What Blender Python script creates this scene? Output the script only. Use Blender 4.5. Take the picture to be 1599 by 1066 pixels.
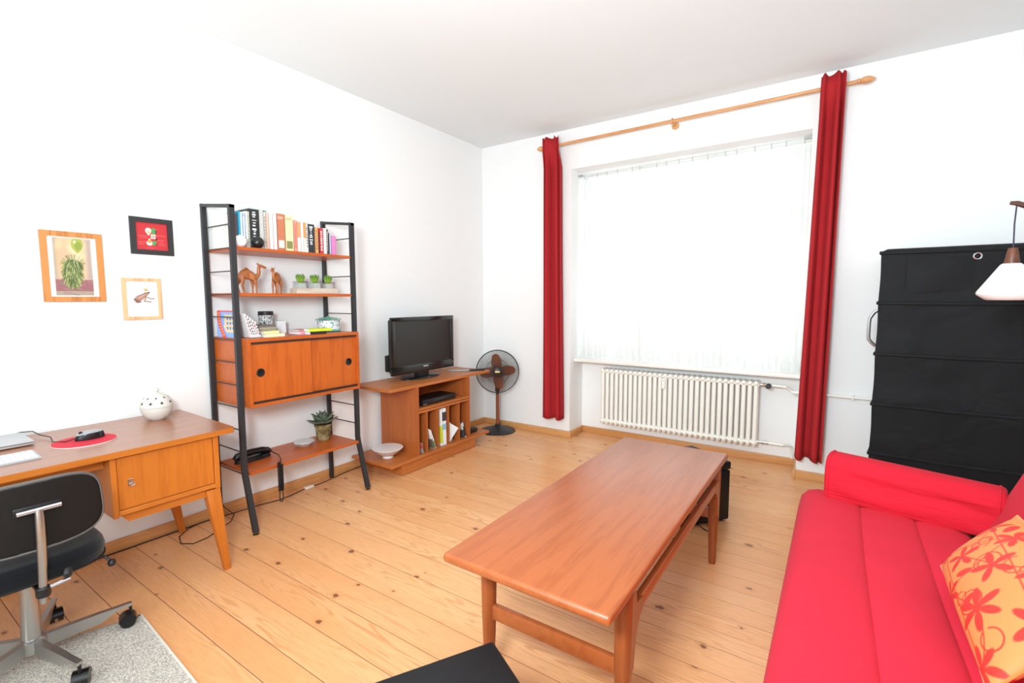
import bpy, bmesh, math, random
import numpy as np
from mathutils import Vector, Matrix
random.seed(7)
scene = bpy.context.scene
for o in list(bpy.data.objects): bpy.data.objects.remove(o)
COL = scene.collection
PI = math.pi

# ------------------------------------------------------------------ camera
H = 3.027                                    # ceiling height
cam_data = bpy.data.cameras.new('camera')
cam_data.sensor_width = 36.0
cam_data.lens = 17.005
cam_data.clip_start = 0.05
camera = bpy.data.objects.new('camera', cam_data); COL.objects.link(camera)
yaw, pitch, roll = 0.593883, 0.0875161, -0.0020265
fwd = Vector((-math.sin(yaw) * math.cos(pitch), math.cos(yaw) * math.cos(pitch), -math.sin(pitch)))
rgt = Vector((math.cos(yaw), math.sin(yaw), 0)); upv = rgt.cross(fwd)
r2 = math.cos(roll) * rgt + math.sin(roll) * upv
u2 = -math.sin(roll) * rgt + math.cos(roll) * upv
M4 = Matrix((r2, u2, -fwd)).transposed().to_4x4()
M4.translation = Vector((3.2944, -4.3068, 1.4))
camera.matrix_world = M4
scene.camera = camera

# ------------------------------------------------------------------ light and exposure
scene.view_settings.view_transform = 'Standard'
scene.view_settings.look = 'None'
scene.view_settings.gamma = 1.0
scene.view_settings.use_curve_mapping = False
scene.view_settings.exposure = 0.0
world = bpy.data.worlds.new('overcast_daylight'); scene.world = world
world.use_nodes = True
bg = world.node_tree.nodes['Background']
bg.inputs[0].default_value = (0.88, 0.95, 1.0, 1)
bg.inputs[1].default_value = 2.8

def area(name, loc, target, size, power, color=(1, 1, 1), spread=PI):
    d = bpy.data.lights.new(name, 'AREA'); d.shape = 'DISK'; d.size = size; d.energy = power; d.color = color; d.spread = spread
    o = bpy.data.objects.new(name, d); COL.objects.link(o)
    o.location = loc
    o.rotation_euler = (Vector(target) - Vector(loc)).to_track_quat('-Z', 'Y').to_euler()
    return o
# the photographer's flash, tilted forward as fill, and an added fill lamp from behind
area('flash_fill', (2.85,-4.5,1.75), (2.15,-1.6,2.6), 0.6, 110, (0.82, 0.95, 1.0), math.radians(180))
area('rear_fill', (2.3, -5.65, 1.55), (2.1, -0.5, 1.35), 2.7, 55, (0.82, 0.95, 1.0))  # unseen soft lamp, added to fill the shade from the camera side

# ------------------------------------------------------------------ helpers: materials
def lin(c):
    if isinstance(c, str):
        c = tuple(int(c[i:i + 2], 16) for i in (0, 2, 4))
    f = lambda v: v / 12.92 if v <= 0.04045 else ((v + 0.055) / 1.055) ** 2.4
    return tuple(f(v / 255.0) for v in c[:3]) + (1.0,)

def new_mat(name):
    m = bpy.data.materials.new(name); m.use_nodes = True
    nt = m.node_tree
    return m, nt, nt.nodes['Principled BSDF']

def N(nt, kind, **kw):
    n = nt.nodes.new(kind)
    for k, v in kw.items(): setattr(n, k, v)
    return n

MATS = {}
def plain(color, rough=0.5, metal=0.0, var=0.06, scale=30.0, bump=0.0, coat=0.0, spec=0.5, sheen=0.0, trans=0.0, con=0.0):
    """plain coloured surface with slight procedural unevenness"""
    key = ('plain', color, rough, metal, var, scale, bump, coat, spec, sheen, trans, con)
    if key in MATS: return MATS[key]
    m, nt, b = new_mat('surface_' + (color if isinstance(color, str) else '%d_%d_%d' % color[:3]))
    L = nt.links.new
    tc = N(nt, 'ShaderNodeTexCoord'); nz = N(nt, 'ShaderNodeTexNoise'); nz.inputs['Scale'].default_value = scale; nz.inputs['Detail'].default_value = 3
    L(tc.outputs['Object'], nz.inputs['Vector'])
    mix = N(nt, 'ShaderNodeMix', data_type='RGBA'); c = lin(color)
    mix.inputs['A'].default_value = tuple(v * (1 - var) for v in c[:3]) + (1,)
    mix.inputs['B'].default_value = tuple(min(1, v * (1 + var)) for v in c[:3]) + (1,)
    if con:
        cr = N(nt, 'ShaderNodeMapRange'); cr.inputs['From Min'].default_value = 0.5 - con; cr.inputs['From Max'].default_value = 0.5 + con; L(nz.outputs['Fac'], cr.inputs[0]); L(cr.outputs[0], mix.inputs['Factor'])
    else: L(nz.outputs['Fac'], mix.inputs['Factor'])
    L(mix.outputs['Result'], b.inputs['Base Color'])
    b.inputs['Roughness'].default_value = rough; b.inputs['Metallic'].default_value = metal
    b.inputs['Coat Weight'].default_value = coat; b.inputs['Specular IOR Level'].default_value = spec
    b.inputs['Sheen Weight'].default_value = sheen; b.inputs['Transmission Weight'].default_value = trans
    if bump:
        bp = N(nt, 'ShaderNodeBump'); bp.inputs['Strength'].default_value = bump; bp.inputs['Distance'].default_value = 0.01
        L(nz.outputs['Fac'], bp.inputs['Height']); L(bp.outputs['Normal'], b.inputs['Normal'])
    MATS[key] = m
    return m

def wood(name, dark, light, axis='y', rough=0.4, fine=1.0, coat=0.0, ring=0.35, spec=0.5):
    """veneer or solid wood: grain stretched along an axis"""
    m, nt, b = new_mat(name); L = nt.links.new
    tc = N(nt, 'ShaderNodeTexCoord'); mp = N(nt, 'ShaderNodeMapping')
    info = N(nt, 'ShaderNodeObjectInfo')
    off = N(nt, 'ShaderNodeVectorMath', operation='SCALE'); off.inputs[0].default_value = (3.1, 7.7, 5.3)
    L(info.outputs['Random'], off.inputs['Scale'])
    add = N(nt, 'ShaderNodeVectorMath', operation='ADD')
    L(tc.outputs['Object'], add.inputs[0]); L(off.outputs[0], add.inputs[1])
    L(add.outputs[0], mp.inputs['Vector'])
    s = {'x': (0.9, 14, 14), 'y': (14, 0.9, 14), 'z': (14, 14, 0.9)}[axis]
    mp.inputs['Scale'].default_value = tuple(v * fine for v in s)
    n1 = N(nt, 'ShaderNodeTexNoise'); n1.inputs['Scale'].default_value = 1.6; n1.inputs['Detail'].default_value = 4; n1.inputs['Distortion'].default_value = 0.8
    n2 = N(nt, 'ShaderNodeTexNoise'); n2.inputs['Scale'].default_value = 11.0; n2.inputs['Detail'].default_value = 5
    L(mp.outputs[0], n1.inputs['Vector']); L(mp.outputs[0], n2.inputs['Vector'])
    mul = N(nt, 'ShaderNodeMath', operation='MULTIPLY'); mul.inputs[1].default_value = 26.0; L(n1.outputs['Fac'], mul.inputs[0])
    sn = N(nt, 'ShaderNodeMath', operation='SINE'); L(mul.outputs[0], sn.inputs[0])
    ma = N(nt, 'ShaderNodeMath', operation='MULTIPLY_ADD'); ma.inputs[1].default_value = ring * 0.5; L(sn.outputs[0], ma.inputs[0]); L(n1.outputs['Fac'], ma.inputs[2])
    mb_ = N(nt, 'ShaderNodeMath', operation='MULTIPLY_ADD'); mb_.inputs[1].default_value = 0.8; L(n2.outputs['Fac'], mb_.inputs[0]); L(ma.outputs[0], mb_.inputs[2])
    rp = N(nt, 'ShaderNodeValToRGB'); rp.color_ramp.elements[0].position = 0.45; rp.color_ramp.elements[1].position = 1.35 if False else 1.0
    rp.color_ramp.elements[0].color = lin(dark); rp.color_ramp.elements[1].color = lin(light)
    L(mb_.outputs[0], rp.inputs['Fac']); L(rp.outputs[0], b.inputs['Base Color'])
    b.inputs['Roughness'].default_value = rough; b.inputs['Coat Weight'].default_value = coat; b.inputs['Coat Roughness'].default_value = 0.25
    b.inputs['Specular IOR Level'].default_value = spec
    bp = N(nt, 'ShaderNodeBump'); bp.inputs['Strength'].default_value = 0.06; bp.inputs['Distance'].default_value = 0.002
    L(n2.outputs['Fac'], bp.inputs['Height']); L(bp.outputs['Normal'], b.inputs['Normal'])
    return m

def pine(name, dark, mid, light, knots=True, rough=0.33, axis='x'):
    """knotty pine board, grain along x (or y)"""
    m, nt, b = new_mat(name); L = nt.links.new
    tc = N(nt, 'ShaderNodeTexCoord'); info = N(nt, 'ShaderNodeObjectInfo')
    off = N(nt, 'ShaderNodeVectorMath', operation='SCALE'); off.inputs[0].default_value = (37.0, 19.0, 11.0)
    L(info.outputs['Random'], off.inputs['Scale'])
    add = N(nt, 'ShaderNodeVectorMath', operation='ADD'); L(tc.outputs['Object'], add.inputs[0]); L(off.outputs[0], add.inputs[1])
    base = add.outputs[0]
    if axis == 'y':
        rot = N(nt, 'ShaderNodeVectorRotate', rotation_type='Z_AXIS'); rot.inputs['Angle'].default_value = PI / 2
        L(base, rot.inputs['Vector']); base = rot.outputs[0]
    # knots
    kd = N(nt, 'ShaderNodeTexVoronoi', voronoi_dimensions='2D'); kd.inputs['Scale'].default_value = 4.6
    wb = N(nt, 'ShaderNodeTexNoise'); wb.inputs['Scale'].default_value = 45; wb.inputs['Detail'].default_value = 2; L(base, wb.inputs['Vector'])
    wsub = N(nt, 'ShaderNodeVectorMath', operation='MULTIPLY_ADD'); wsub.inputs[1].default_value = (0.02, 0.02, 0.0); L(wb.outputs['Color'], wsub.inputs[0]); L(base, wsub.inputs[2])
    ksq = N(nt, 'ShaderNodeMapping'); ksq.inputs['Scale'].default_value = (0.8, 1.15, 1.0); L(wsub.outputs[0], ksq.inputs['Vector'])
    L(ksq.outputs[0], kd.inputs['Vector'])
    sep = N(nt, 'ShaderNodeSeparateColor'); L(kd.outputs['Color'], sep.inputs[0])
    pick = N(nt, 'ShaderNodeMath', operation='GREATER_THAN'); pick.inputs[1].default_value = 0.63 if knots else 2.0; L(sep.outputs[0], pick.inputs[0])
    size = N(nt, 'ShaderNodeMapRange'); size.inputs['To Min'].default_value = 0.022; size.inputs['To Max'].default_value = 0.075; L(sep.outputs[1], size.inputs[0])
    rel = N(nt, 'ShaderNodeMath', operation='DIVIDE'); L(kd.outputs['Distance'], rel.inputs[0]); L(size.outputs[0], rel.inputs[1])
    kn = N(nt, 'ShaderNodeMapRange', interpolation_type='SMOOTHSTEP'); kn.inputs['From Min'].default_value = 1.15; kn.inputs['From Max'].default_value = 0.7; L(rel.outputs[0], kn.inputs[0])
    kfac = N(nt, 'ShaderNodeMath', operation='MULTIPLY'); L(kn.outputs[0], kfac.inputs[0]); L(pick.outputs[0], kfac.inputs[1])
    halo = N(nt, 'ShaderNodeMapRange', interpolation_type='SMOOTHSTEP'); halo.inputs['From Min'].default_value = 3.2; halo.inputs['From Max'].default_value = 0.6; L(rel.outputs[0], halo.inputs[0])
    hfac = N(nt, 'ShaderNodeMath', operation='MULTIPLY'); L(halo.outputs[0], hfac.inputs[0]); L(pick.outputs[0], hfac.inputs[1])
    # grain
    mp = N(nt, 'ShaderNodeMapping'); mp.inputs['Scale'].default_value = (0.55, 7.5, 7.5); L(base, mp.inputs['Vector'])
    n1 = N(nt, 'ShaderNodeTexNoise'); n1.inputs['Scale'].default_value = 1.5; n1.inputs['Detail'].default_value = 2.0; n1.inputs['Distortion'].default_value = 0.35; L(mp.outputs[0], n1.inputs['Vector'])
    ph = N(nt, 'ShaderNodeMath', operation='MULTIPLY_ADD'); ph.inputs[1].default_value = 0.07; L(hfac.outputs[0], ph.inputs[0]); L(n1.outputs['Fac'], ph.inputs[2])
    mul = N(nt, 'ShaderNodeMath', operation='MULTIPLY'); mul.inputs[1].default_value = 95.0; L(ph.outputs[0], mul.inputs[0])
    sn = N(nt, 'ShaderNodeMath', operation='SINE'); L(mul.outputs[0], sn.inputs[0])
    lines = N(nt, 'ShaderNodeMapRange', interpolation_type='SMOOTHSTEP'); lines.inputs['From Min'].default_value = 0.25; lines.inputs['From Max'].default_value = 1.0; L(sn.outputs[0], lines.inputs[0])
    # grain strength varies over the board
    nb = N(nt, 'ShaderNodeTexNoise'); nb.inputs['Scale'].default_value = 0.9; nb.inputs['Detail'].default_value = 1.0
    mp2 = N(nt, 'ShaderNodeMapping'); mp2.inputs['Scale'].default_value = (0.9, 9, 9); L(base, mp2.inputs['Vector']); L(mp2.outputs[0], nb.inputs['Vector'])
    amp = N(nt, 'ShaderNodeMapRange'); amp.inputs['From Min'].default_value = 0.38; amp.inputs['From Max'].default_value = 0.75; amp.inputs['To Min'].default_value = 0.02; amp.inputs['To Max'].default_value = 0.5; L(nb.outputs['Fac'], amp.inputs[0])
    lf = N(nt, 'ShaderNodeMath', operation='MULTIPLY'); L(lines.outputs[0], lf.inputs[0]); L(amp.outputs[0], lf.inputs[1])
    ns = N(nt, 'ShaderNodeTexNoise'); ns.inputs['Scale'].default_value = 26; ns.inputs['Detail'].default_value = 4; L(mp.outputs[0], ns.inputs['Vector'])
    mixA = N(nt, 'ShaderNodeMix', data_type='RGBA'); mixA.inputs['A'].default_value = lin(mid); mixA.inputs['B'].default_value = lin(light)
    tone = N(nt, 'ShaderNodeMath', operation='MULTIPLY_ADD'); tone.inputs[1].default_value = 0.6; L(info.outputs['Random'], tone.inputs[0])
    nsr = N(nt, 'ShaderNodeMapRange'); nsr.inputs['From Min'].default_value = 0.3; nsr.inputs['From Max'].default_value = 0.7; nsr.inputs['To Max'].default_value = 0.5; L(nb.outputs['Fac'], nsr.inputs[0]); L(nsr.outputs[0], tone.inputs[2])
    L(tone.outputs[0], mixA.inputs['Factor'])
    mixB = N(nt, 'ShaderNodeMix', data_type='RGBA'); L(lf.outputs[0], mixB.inputs['Factor']); L(mixA.outputs['Result'], mixB.inputs['A']); mixB.inputs['B'].default_value = lin(dark)
    fm = N(nt, 'ShaderNodeMapRange'); fm.inputs['From Min'].default_value = 0.35; fm.inputs['From Max'].default_value = 0.7; fm.inputs['To Min'].default_value = 0.93; fm.inputs['To Max'].default_value = 1.05; L(ns.outputs['Fac'], fm.inputs[0])
    mixC = N(nt, 'ShaderNodeMix', data_type='RGBA', blend_type='MULTIPLY'); mixC.inputs['Factor'].default_value = 1.0; L(mixB.outputs['Result'], mixC.inputs['A']); L(fm.outputs[0], mixC.inputs['B'])
    mixH = N(nt, 'ShaderNodeMix', data_type='RGBA'); hs = N(nt, 'ShaderNodeMath', operation='MULTIPLY'); hs.inputs[1].default_value = 0.28; L(hfac.outputs[0], hs.inputs[0]); L(hs.outputs[0], mixH.inputs['Factor']); L(mixC.outputs['Result'], mixH.inputs['A']); mixH.inputs['B'].default_value = lin(dark)
    mixD = N(nt, 'ShaderNodeMix', data_type='RGBA'); ks = N(nt, 'ShaderNodeMath', operation='MULTIPLY'); ks.inputs[1].default_value = 0.78; L(kfac.outputs[0], ks.inputs[0]); L(ks.outputs[0], mixD.inputs['Factor']); L(mixH.outputs['Result'], mixD.inputs['A']); mixD.inputs['B'].default_value = lin('633118')
    L(mixD.outputs['Result'], b.inputs['Base Color'])
    b.inputs['Roughness'].default_value = rough
    bp = N(nt, 'ShaderNodeBump'); bp.inputs['Strength'].default_value = 0.05; bp.inputs['Distance'].default_value = 0.002; L(ns.outputs['Fac'], bp.inputs['Height']); L(bp.outputs['Normal'], b.inputs['Normal'])
    return m

def fabric(name, color, rough=0.85, weave=900.0, fold=0.0, sheen=0.25, var=0.12, fold_scale=(3, 12, 40), spec=0.2, see=0.0):
    m, nt, b = new_mat(name); L = nt.links.new
    tc = N(nt, 'ShaderNodeTexCoord')
    nz = N(nt, 'ShaderNodeTexNoise'); nz.inputs['Scale'].default_value = 5.0; nz.inputs['Detail'].default_value = 4; L(tc.outputs['Object'], nz.inputs['Vector'])
    wv = N(nt, 'ShaderNodeTexNoise'); wv.inputs['Scale'].default_value = weave; wv.inputs['Detail'].default_value = 1; L(tc.outputs['Object'], wv.inputs['Vector'])
    c = lin(color); mix = N(nt, 'ShaderNodeMix', data_type='RGBA')
    mix.inputs['A'].default_value = tuple(v * (1 - var) for v in c[:3]) + (1,); mix.inputs['B'].default_value = tuple(min(1, v * (1 + var)) for v in c[:3]) + (1,)
    L(nz.outputs['Fac'], mix.inputs['Factor']); L(mix.outputs['Result'], b.inputs['Base Color'])
    b.inputs['Roughness'].default_value = rough; b.inputs['Sheen Weight'].default_value = sheen; b.inputs['Specular IOR Level'].default_value = spec
    bp = N(nt, 'ShaderNodeBump'); bp.inputs['Strength'].default_value = 0.15; bp.inputs['Distance'].default_value = 0.001; L(wv.outputs['Fac'], bp.inputs['Height'])
    if fold:
        mp = N(nt, 'ShaderNodeMapping'); mp.inputs['Scale'].default_value = fold_scale; L(tc.outputs['Object'], mp.inputs['Vector'])
        fz = N(nt, 'ShaderNodeTexNoise'); fz.inputs['Scale'].default_value = 1.0; fz.inputs['Detail'].default_value = 2; fz.inputs['Distortion'].default_value = 0.6; L(mp.outputs[0], fz.inputs['Vector'])
        b2 = N(nt, 'ShaderNodeBump'); b2.inputs['Strength'].default_value = fold; b2.inputs['Distance'].default_value = 0.03
        L(fz.outputs['Fac'], b2.inputs['Height']); L(b2.outputs['Normal'], bp.inputs['Normal'])
    L(bp.outputs['Normal'], b.inputs['Normal'])
    if see:
        tl = N(nt, 'ShaderNodeBsdfTranslucent'); L(mix.outputs['Result'], tl.inputs['Color']); mx = N(nt, 'ShaderNodeMixShader'); mx.inputs[0].default_value = see
        L(b.outputs[0], mx.inputs[1]); L(tl.outputs[0], mx.inputs[2]); L(mx.outputs[0], nt.nodes['Material Output'].inputs[0])
    return m

def printed(name, rough=0.6):
    """flat print or pattern stored as a colour attribute"""
    m, nt, b = new_mat(name)
    a = N(nt, 'ShaderNodeAttribute'); a.attribute_name = 'print'
    nt.links.new(a.outputs['Color'], b.inputs['Base Color']); b.inputs['Roughness'].default_value = rough
    return m

def clear_glass(name, tint=(1, 1, 1), gloss=0.06):
    m = bpy.data.materials.new(name); m.use_nodes = True; nt = m.node_tree
    nt.nodes.remove(nt.nodes['Principled BSDF'])
    t = N(nt, 'ShaderNodeBsdfTransparent'); t.inputs[0].default_value = tuple(tint) + (1,)
    g = N(nt, 'ShaderNodeBsdfGlossy'); g.inputs['Roughness'].default_value = 0.03
    lw = N(nt, 'ShaderNodeLayerWeight'); lw.inputs[0].default_value = 0.15
    ad = N(nt, 'ShaderNodeMath', operation='MULTIPLY_ADD'); ad.inputs[1].default_value = 0.5; ad.inputs[2].default_value = gloss; nt.links.new(lw.outputs['Facing'], ad.inputs[0])
    mx = N(nt, 'ShaderNodeMixShader'); nt.links.new(ad.outputs[0], mx.inputs[0]); nt.links.new(t.outputs[0], mx.inputs[1]); nt.links.new(g.outputs[0], mx.inputs[2])
    nt.links.new(mx.outputs[0], nt.nodes['Material Output'].inputs[0])
    return m

def sheer_cloth(name, open_=0.3):
    m = bpy.data.materials.new(name); m.use_nodes = True; nt = m.node_tree
    nt.nodes.remove(nt.nodes['Principled BSDF']); L = nt.links.new
    t = N(nt, 'ShaderNodeBsdfTransparent'); tr = N(nt, 'ShaderNodeBsdfTranslucent'); d = N(nt, 'ShaderNodeBsdfDiffuse')
    tc = N(nt, 'ShaderNodeTexCoord'); nz = N(nt, 'ShaderNodeTexNoise'); nz.inputs['Scale'].default_value = 60; L(tc.outputs['Object'], nz.inputs['Vector'])
    mr = N(nt, 'ShaderNodeMapRange'); mr.inputs['To Min'].default_value = 0.90; mr.inputs['To Max'].default_value = 0.97; L(nz.outputs['Fac'], mr.inputs[0])
    L(mr.outputs[0], tr.inputs[0]); L(mr.outputs[0], d.inputs[0])
    m1 = N(nt, 'ShaderNodeMixShader'); m1.inputs[0].default_value = 0.45; L(tr.outputs[0], m1.inputs[1]); L(d.outputs[0], m1.inputs[2])
    m2 = N(nt, 'ShaderNodeMixShader'); m2.inputs[0].default_value = open_; L(m1.outputs[0], m2.inputs[1]); L(t.outputs[0], m2.inputs[2])
    L(m2.outputs[0], nt.nodes['Material Output'].inputs[0])
    return m

# ------------------------------------------------------------------ helpers: shapes
class MB:
    """collects vertices and faces of one mesh"""
    def __init__(s): s.v = []; s.f = []; s.m = []
    def add(s, V, F, mi=0):
        o = len(s.v); s.v += [tuple(map(float, p)) for p in V]; s.f += [tuple(i + o for i in f) for f in F]; s.m += [mi] * len(F); return s
    def box(s, x0, x1, y0, y1, z0, z1, bev=0.0, seg=1, mi=0, rz=0.0):
        bm = bmesh.new(); bmesh.ops.create_cube(bm, size=1.0)
        for v in bm.verts: v.co = Vector(((x0 + x1) / 2 + v.co.x * (x1 - x0), (y0 + y1) / 2 + v.co.y * (y1 - y0), (z0 + z1) / 2 + v.co.z * (z1 - z0)))
        if bev > 0: bmesh.ops.bevel(bm, geom=list(bm.edges), offset=bev, segments=seg, profile=0.5, affect='EDGES')
        bm.verts.index_update(); c = Vector(((x0 + x1) / 2, (y0 + y1) / 2, 0)); R = Matrix.Rotation(rz, 3, 'Z')
        s.add([(R @ (v.co - c) + c) if rz else v.co for v in bm.verts], [[v.index for v in f.verts] for f in bm.faces], mi); bm.free(); return s
    def tube(s, pts, r, n=8, closed=False, mi=0, cap=True, sx=1.0):
        P = [Vector(p) for p in pts]; k = len(P); R = r if isinstance(r, (list, tuple)) else [r] * k
        V = []; F = []; prev = None
        for i in range(k):
            if closed: t = P[(i + 1) % k] - P[i - 1]
            else: t = P[min(i + 1, k - 1)] - P[max(i - 1, 0)]
            t.normalize()
            if prev is None:
                a = Vector((0, 0, 1)) if abs(t.z) < 0.9 else Vector((1, 0, 0)); u = t.cross(a).normalized()
            else:
                u = (prev - t * prev.dot(t)).normalized()
            prev = u; w = t.cross(u)
            for j in range(n):
                a = 2 * PI * j / n; V.append(P[i] + (u * math.cos(a) * sx + w * math.sin(a)) * R[i])
        for i in range(k if closed else k - 1):
            for j in range(n):
                a = i * n + j; b = i * n + (j + 1) % n; c = ((i + 1) % k) * n + (j + 1) % n; d = ((i + 1) % k) * n + j
                F.append((a, b, c, d))
        if cap and not closed:
            F.append(tuple(range(n))[::-1]); F.append(tuple((k - 1) * n + j for j in range(n)))
        return s.add(V, F, mi)
    def lathe(s, prof, c=(0, 0, 0), n=28, axis='z', mi=0, sy=1.0):
        V = []; F = []; k = len(prof)
        for r, z in prof:
            for j in range(n):
                a = 2 * PI * j / n; V.append((r * math.cos(a), r * math.sin(a) * sy, z))
        for i in range(k - 1):
            for j in range(n):
                F.append((i * n + j, i * n + (j + 1) % n, (i + 1) * n + (j + 1) % n, (i + 1) * n + j))
        if prof[0][0] > 1e-6: F.append(tuple(range(n))[::-1])
        if prof[-1][0] > 1e-6: F.append(tuple((k - 1) * n + j for j in range(n)))
        if axis == 'x': V = [(z, x, y) for x, y, z in V]
        elif axis == 'y': V = [(y, z, x) for x, y, z in V]
        elif isinstance(axis, Vector):
            q = axis.to_track_quat('Z', 'Y'); V = [q @ Vector(p) for p in V]
        return s.add([(p[0] + c[0], p[1] + c[1], p[2] + c[2]) for p in V], F, mi)
    def prism(s, poly, a0, a1, axis='x', mi=0):
        """polygon extruded along an axis: x -> poly is (y,z), y -> (x,z), z -> (x,y)"""
        def P(p, a): return (a, p[0], p[1]) if axis == 'x' else (p[0], a, p[1]) if axis == 'y' else (p[0], p[1], a)
        n = len(poly); V = [P(p, a0) for p in poly] + [P(p, a1) for p in poly]
        F = [tuple(range(n))[::-1], tuple(range(n, 2 * n))] + [(i, (i + 1) % n, n + (i + 1) % n, n + i) for i in range(n)]
        return s.add(V, F, mi)
    def grid(s, fn, nu, nv, mi=0, wrap_u=False):
        V = [fn(i / nu, j / nv) for j in range(nv + 1) for i in range(nu + (0 if wrap_u else 1))]
        w = nu + (0 if wrap_u else 1)
        F = [(j * w + i, j * w + (i + 1) % w, (j + 1) * w + (i + 1) % w, (j + 1) * w + i) for j in range(nv) for i in range(nu)]
        return s.add(V, F, mi)
    def taper(s, p0, p1, w0, w1, mi=0, bev=0.0):
        """square leg from p0 (top) to p1 (bottom); w = (wx, wy)"""
        V = []
        for p, w in ((p0, w0), (p1, w1)):
            for a, b in ((-1, -1), (1, -1), (1, 1), (-1, 1)): V.append((p[0] + a * w[0] / 2, p[1] + b * w[1] / 2, p[2]))
        bm = bmesh.new(); bv = [bm.verts.new(v) for v in V]
        for f in [(0, 1, 2, 3), (7, 6, 5, 4), (0, 4, 5, 1), (1, 5, 6, 2), (2, 6, 7, 3), (3, 7, 4, 0)]: bm.faces.new([bv[i] for i in f])
        bmesh.ops.recalc_face_normals(bm, faces=bm.faces)
        if bev: bmesh.ops.bevel(bm, geom=list(bm.edges), offset=bev, segments=2, profile=0.5, affect='EDGES')
        bm.verts.index_update(); s.add([v.co for v in bm.verts], [[v.index for v in f.verts] for f in bm.faces], mi); bm.free(); return s
    def xf(s, M, start=0):
        for i in range(start, len(s.v)): s.v[i] = tuple(M @ Vector(s.v[i]))
        return s
    def mesh(s, name, mats, org=(0, 0, 0), angle=35, fix=True):
        me = bpy.data.meshes.new(name)
        me.from_pydata([(a - org[0], b - org[1], c - org[2]) for a, b, c in s.v], [], s.f)
        if not isinstance(mats, (list, tuple)): mats = [mats]
        for m in mats: me.materials.append(m)
        if len(mats) > 1: me.polygons.foreach_set('material_index', s.m)
        if fix:
            bm = bmesh.new(); bm.from_mesh(me); bmesh.ops.recalc_face_normals(bm, faces=bm.faces); bm.to_mesh(me); bm.free()
        me.polygons.foreach_set('use_smooth', [True] * len(me.polygons))
        me.set_sharp_from_angle(angle=math.radians(angle)); me.update()
        return me

ORG = {}
def tag(o, label=None, cat=None, group=None, kind=None):
    if label: o['label'] = label
    if cat: o['category'] = cat
    if group: o['group'] = group
    if kind: o['kind'] = kind
    return o
def thing(name, label, cat, loc=(0, 0, 0), group=None):
    o = bpy.data.objects.new(name, None); COL.objects.link(o); o.location = loc; o.empty_display_size = 0.05
    ORG[o] = Vector(loc); return tag(o, label, cat, group)
def part(parent, name, mb, mats, label=None, angle=35, fix=True):
    org = ORG[parent]
    o = bpy.data.objects.new(name, mb.mesh(name, mats, org, angle, fix)); COL.objects.link(o)
    o.parent = parent; ORG[o] = org
    if label: o['label'] = label
    return o
def single(name, label, cat, mb, mats, loc=(0, 0, 0), group=None, kind=None, angle=35, fix=True):
    o = bpy.data.objects.new(name, mb.mesh(name, mats, loc, angle, fix)); COL.objects.link(o); o.location = loc
    ORG[o] = Vector(loc); return tag(o, label, cat, group, kind)
def struct(name, mb, mats, label=None, loc=(0, 0, 0)):
    o = single(name, label, None, mb, mats, loc, kind='structure'); return o
def dup(root, loc, label=None, rz=None):
    r = root.copy(); COL.objects.link(r); r.location = loc; ORG[r] = Vector(loc)
    if rz is not None: r.rotation_euler = (0, 0, rz)
    if label: r['label'] = label
    for ch in list(root.children):
        c = ch.copy(); COL.objects.link(c); c.parent = r
        for g in list(ch.children):
            d = g.copy(); COL.objects.link(d); d.parent = c
    return r
def share(src, parent, loc=None, rot=None, scale=None):
    """another piece with the same mesh under the same thing"""
    c = src.copy(); COL.objects.link(c); c.parent = parent
    if loc is not None: c.location = loc
    if rot is not None: c.rotation_euler = rot
    if scale is not None: c.scale = scale
    return c

class Canvas:
    """small picture painted from shapes; becomes the colour attribute of a fine grid"""
    def __init__(s, w, h, bgc): s.w, s.h = w, h; s.a = np.ones((h, w, 3)) * np.array(lin(bgc)[:3]); s.X, s.Y = np.meshgrid((np.arange(w) + 0.5) / w, (np.arange(h) + 0.5) / h); s.asp = h / w
    def _p(s, d, color, soft):
        k = np.clip(0.5 - d / soft, 0, 1)[..., None]; s.a = s.a * (1 - k) + np.array(lin(color)[:3]) * k
    def ell(s, cx, cy, rx, ry, color, rot=0.0, soft=None):
        x = s.X - cx; y = (s.Y - cy) * s.asp; c, q = math.cos(rot), math.sin(rot)
        X = c * x + q * y; Y = -q * x + c * y
        d = (np.sqrt((X / rx) ** 2 + (Y / (ry * s.asp)) ** 2) - 1) * min(rx, ry * s.asp); s._p(d, color, soft or 1.2 / s.w)
    def line(s, pts, r, color, soft=None):
        D = np.full_like(s.X, 9.0)
        for (x0, y0), (x1, y1) in zip(pts[:-1], pts[1:]):
            ax, ay = x1 - x0, (y1 - y0) * s.asp; px, py = s.X - x0, (s.Y - y0) * s.asp
            t = np.clip((px * ax + py * ay) / (ax * ax + ay * ay + 1e-12), 0, 1); D = np.minimum(D, np.hypot(px - t * ax, py - t * ay))
        s._p(D - r, color, soft or 1.2 / s.w)
    def rect(s, x0, y0, x1, y1, color, soft=None):
        d = np.maximum(np.abs(s.X - (x0 + x1) / 2) - (x1 - x0) / 2, (np.abs(s.Y - (y0 + y1) / 2) - (y1 - y0) / 2) * s.asp); s._p(d, color, soft or 1.0 / s.w)
    def poly(s, pts, color):
        ins = np.zeros(s.X.shape, bool); n = len(pts)
        for i in range(n):
            (x0, y0), (x1, y1) = pts[i], pts[(i + 1) % n]
            c = ((y0 > s.Y) != (y1 > s.Y)) & (s.X < (x1 - x0) * (s.Y - y0) / ((y1 - y0) or 1e-9) + x0); ins ^= c
        s.a[ins] = lin(color)[:3]
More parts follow.
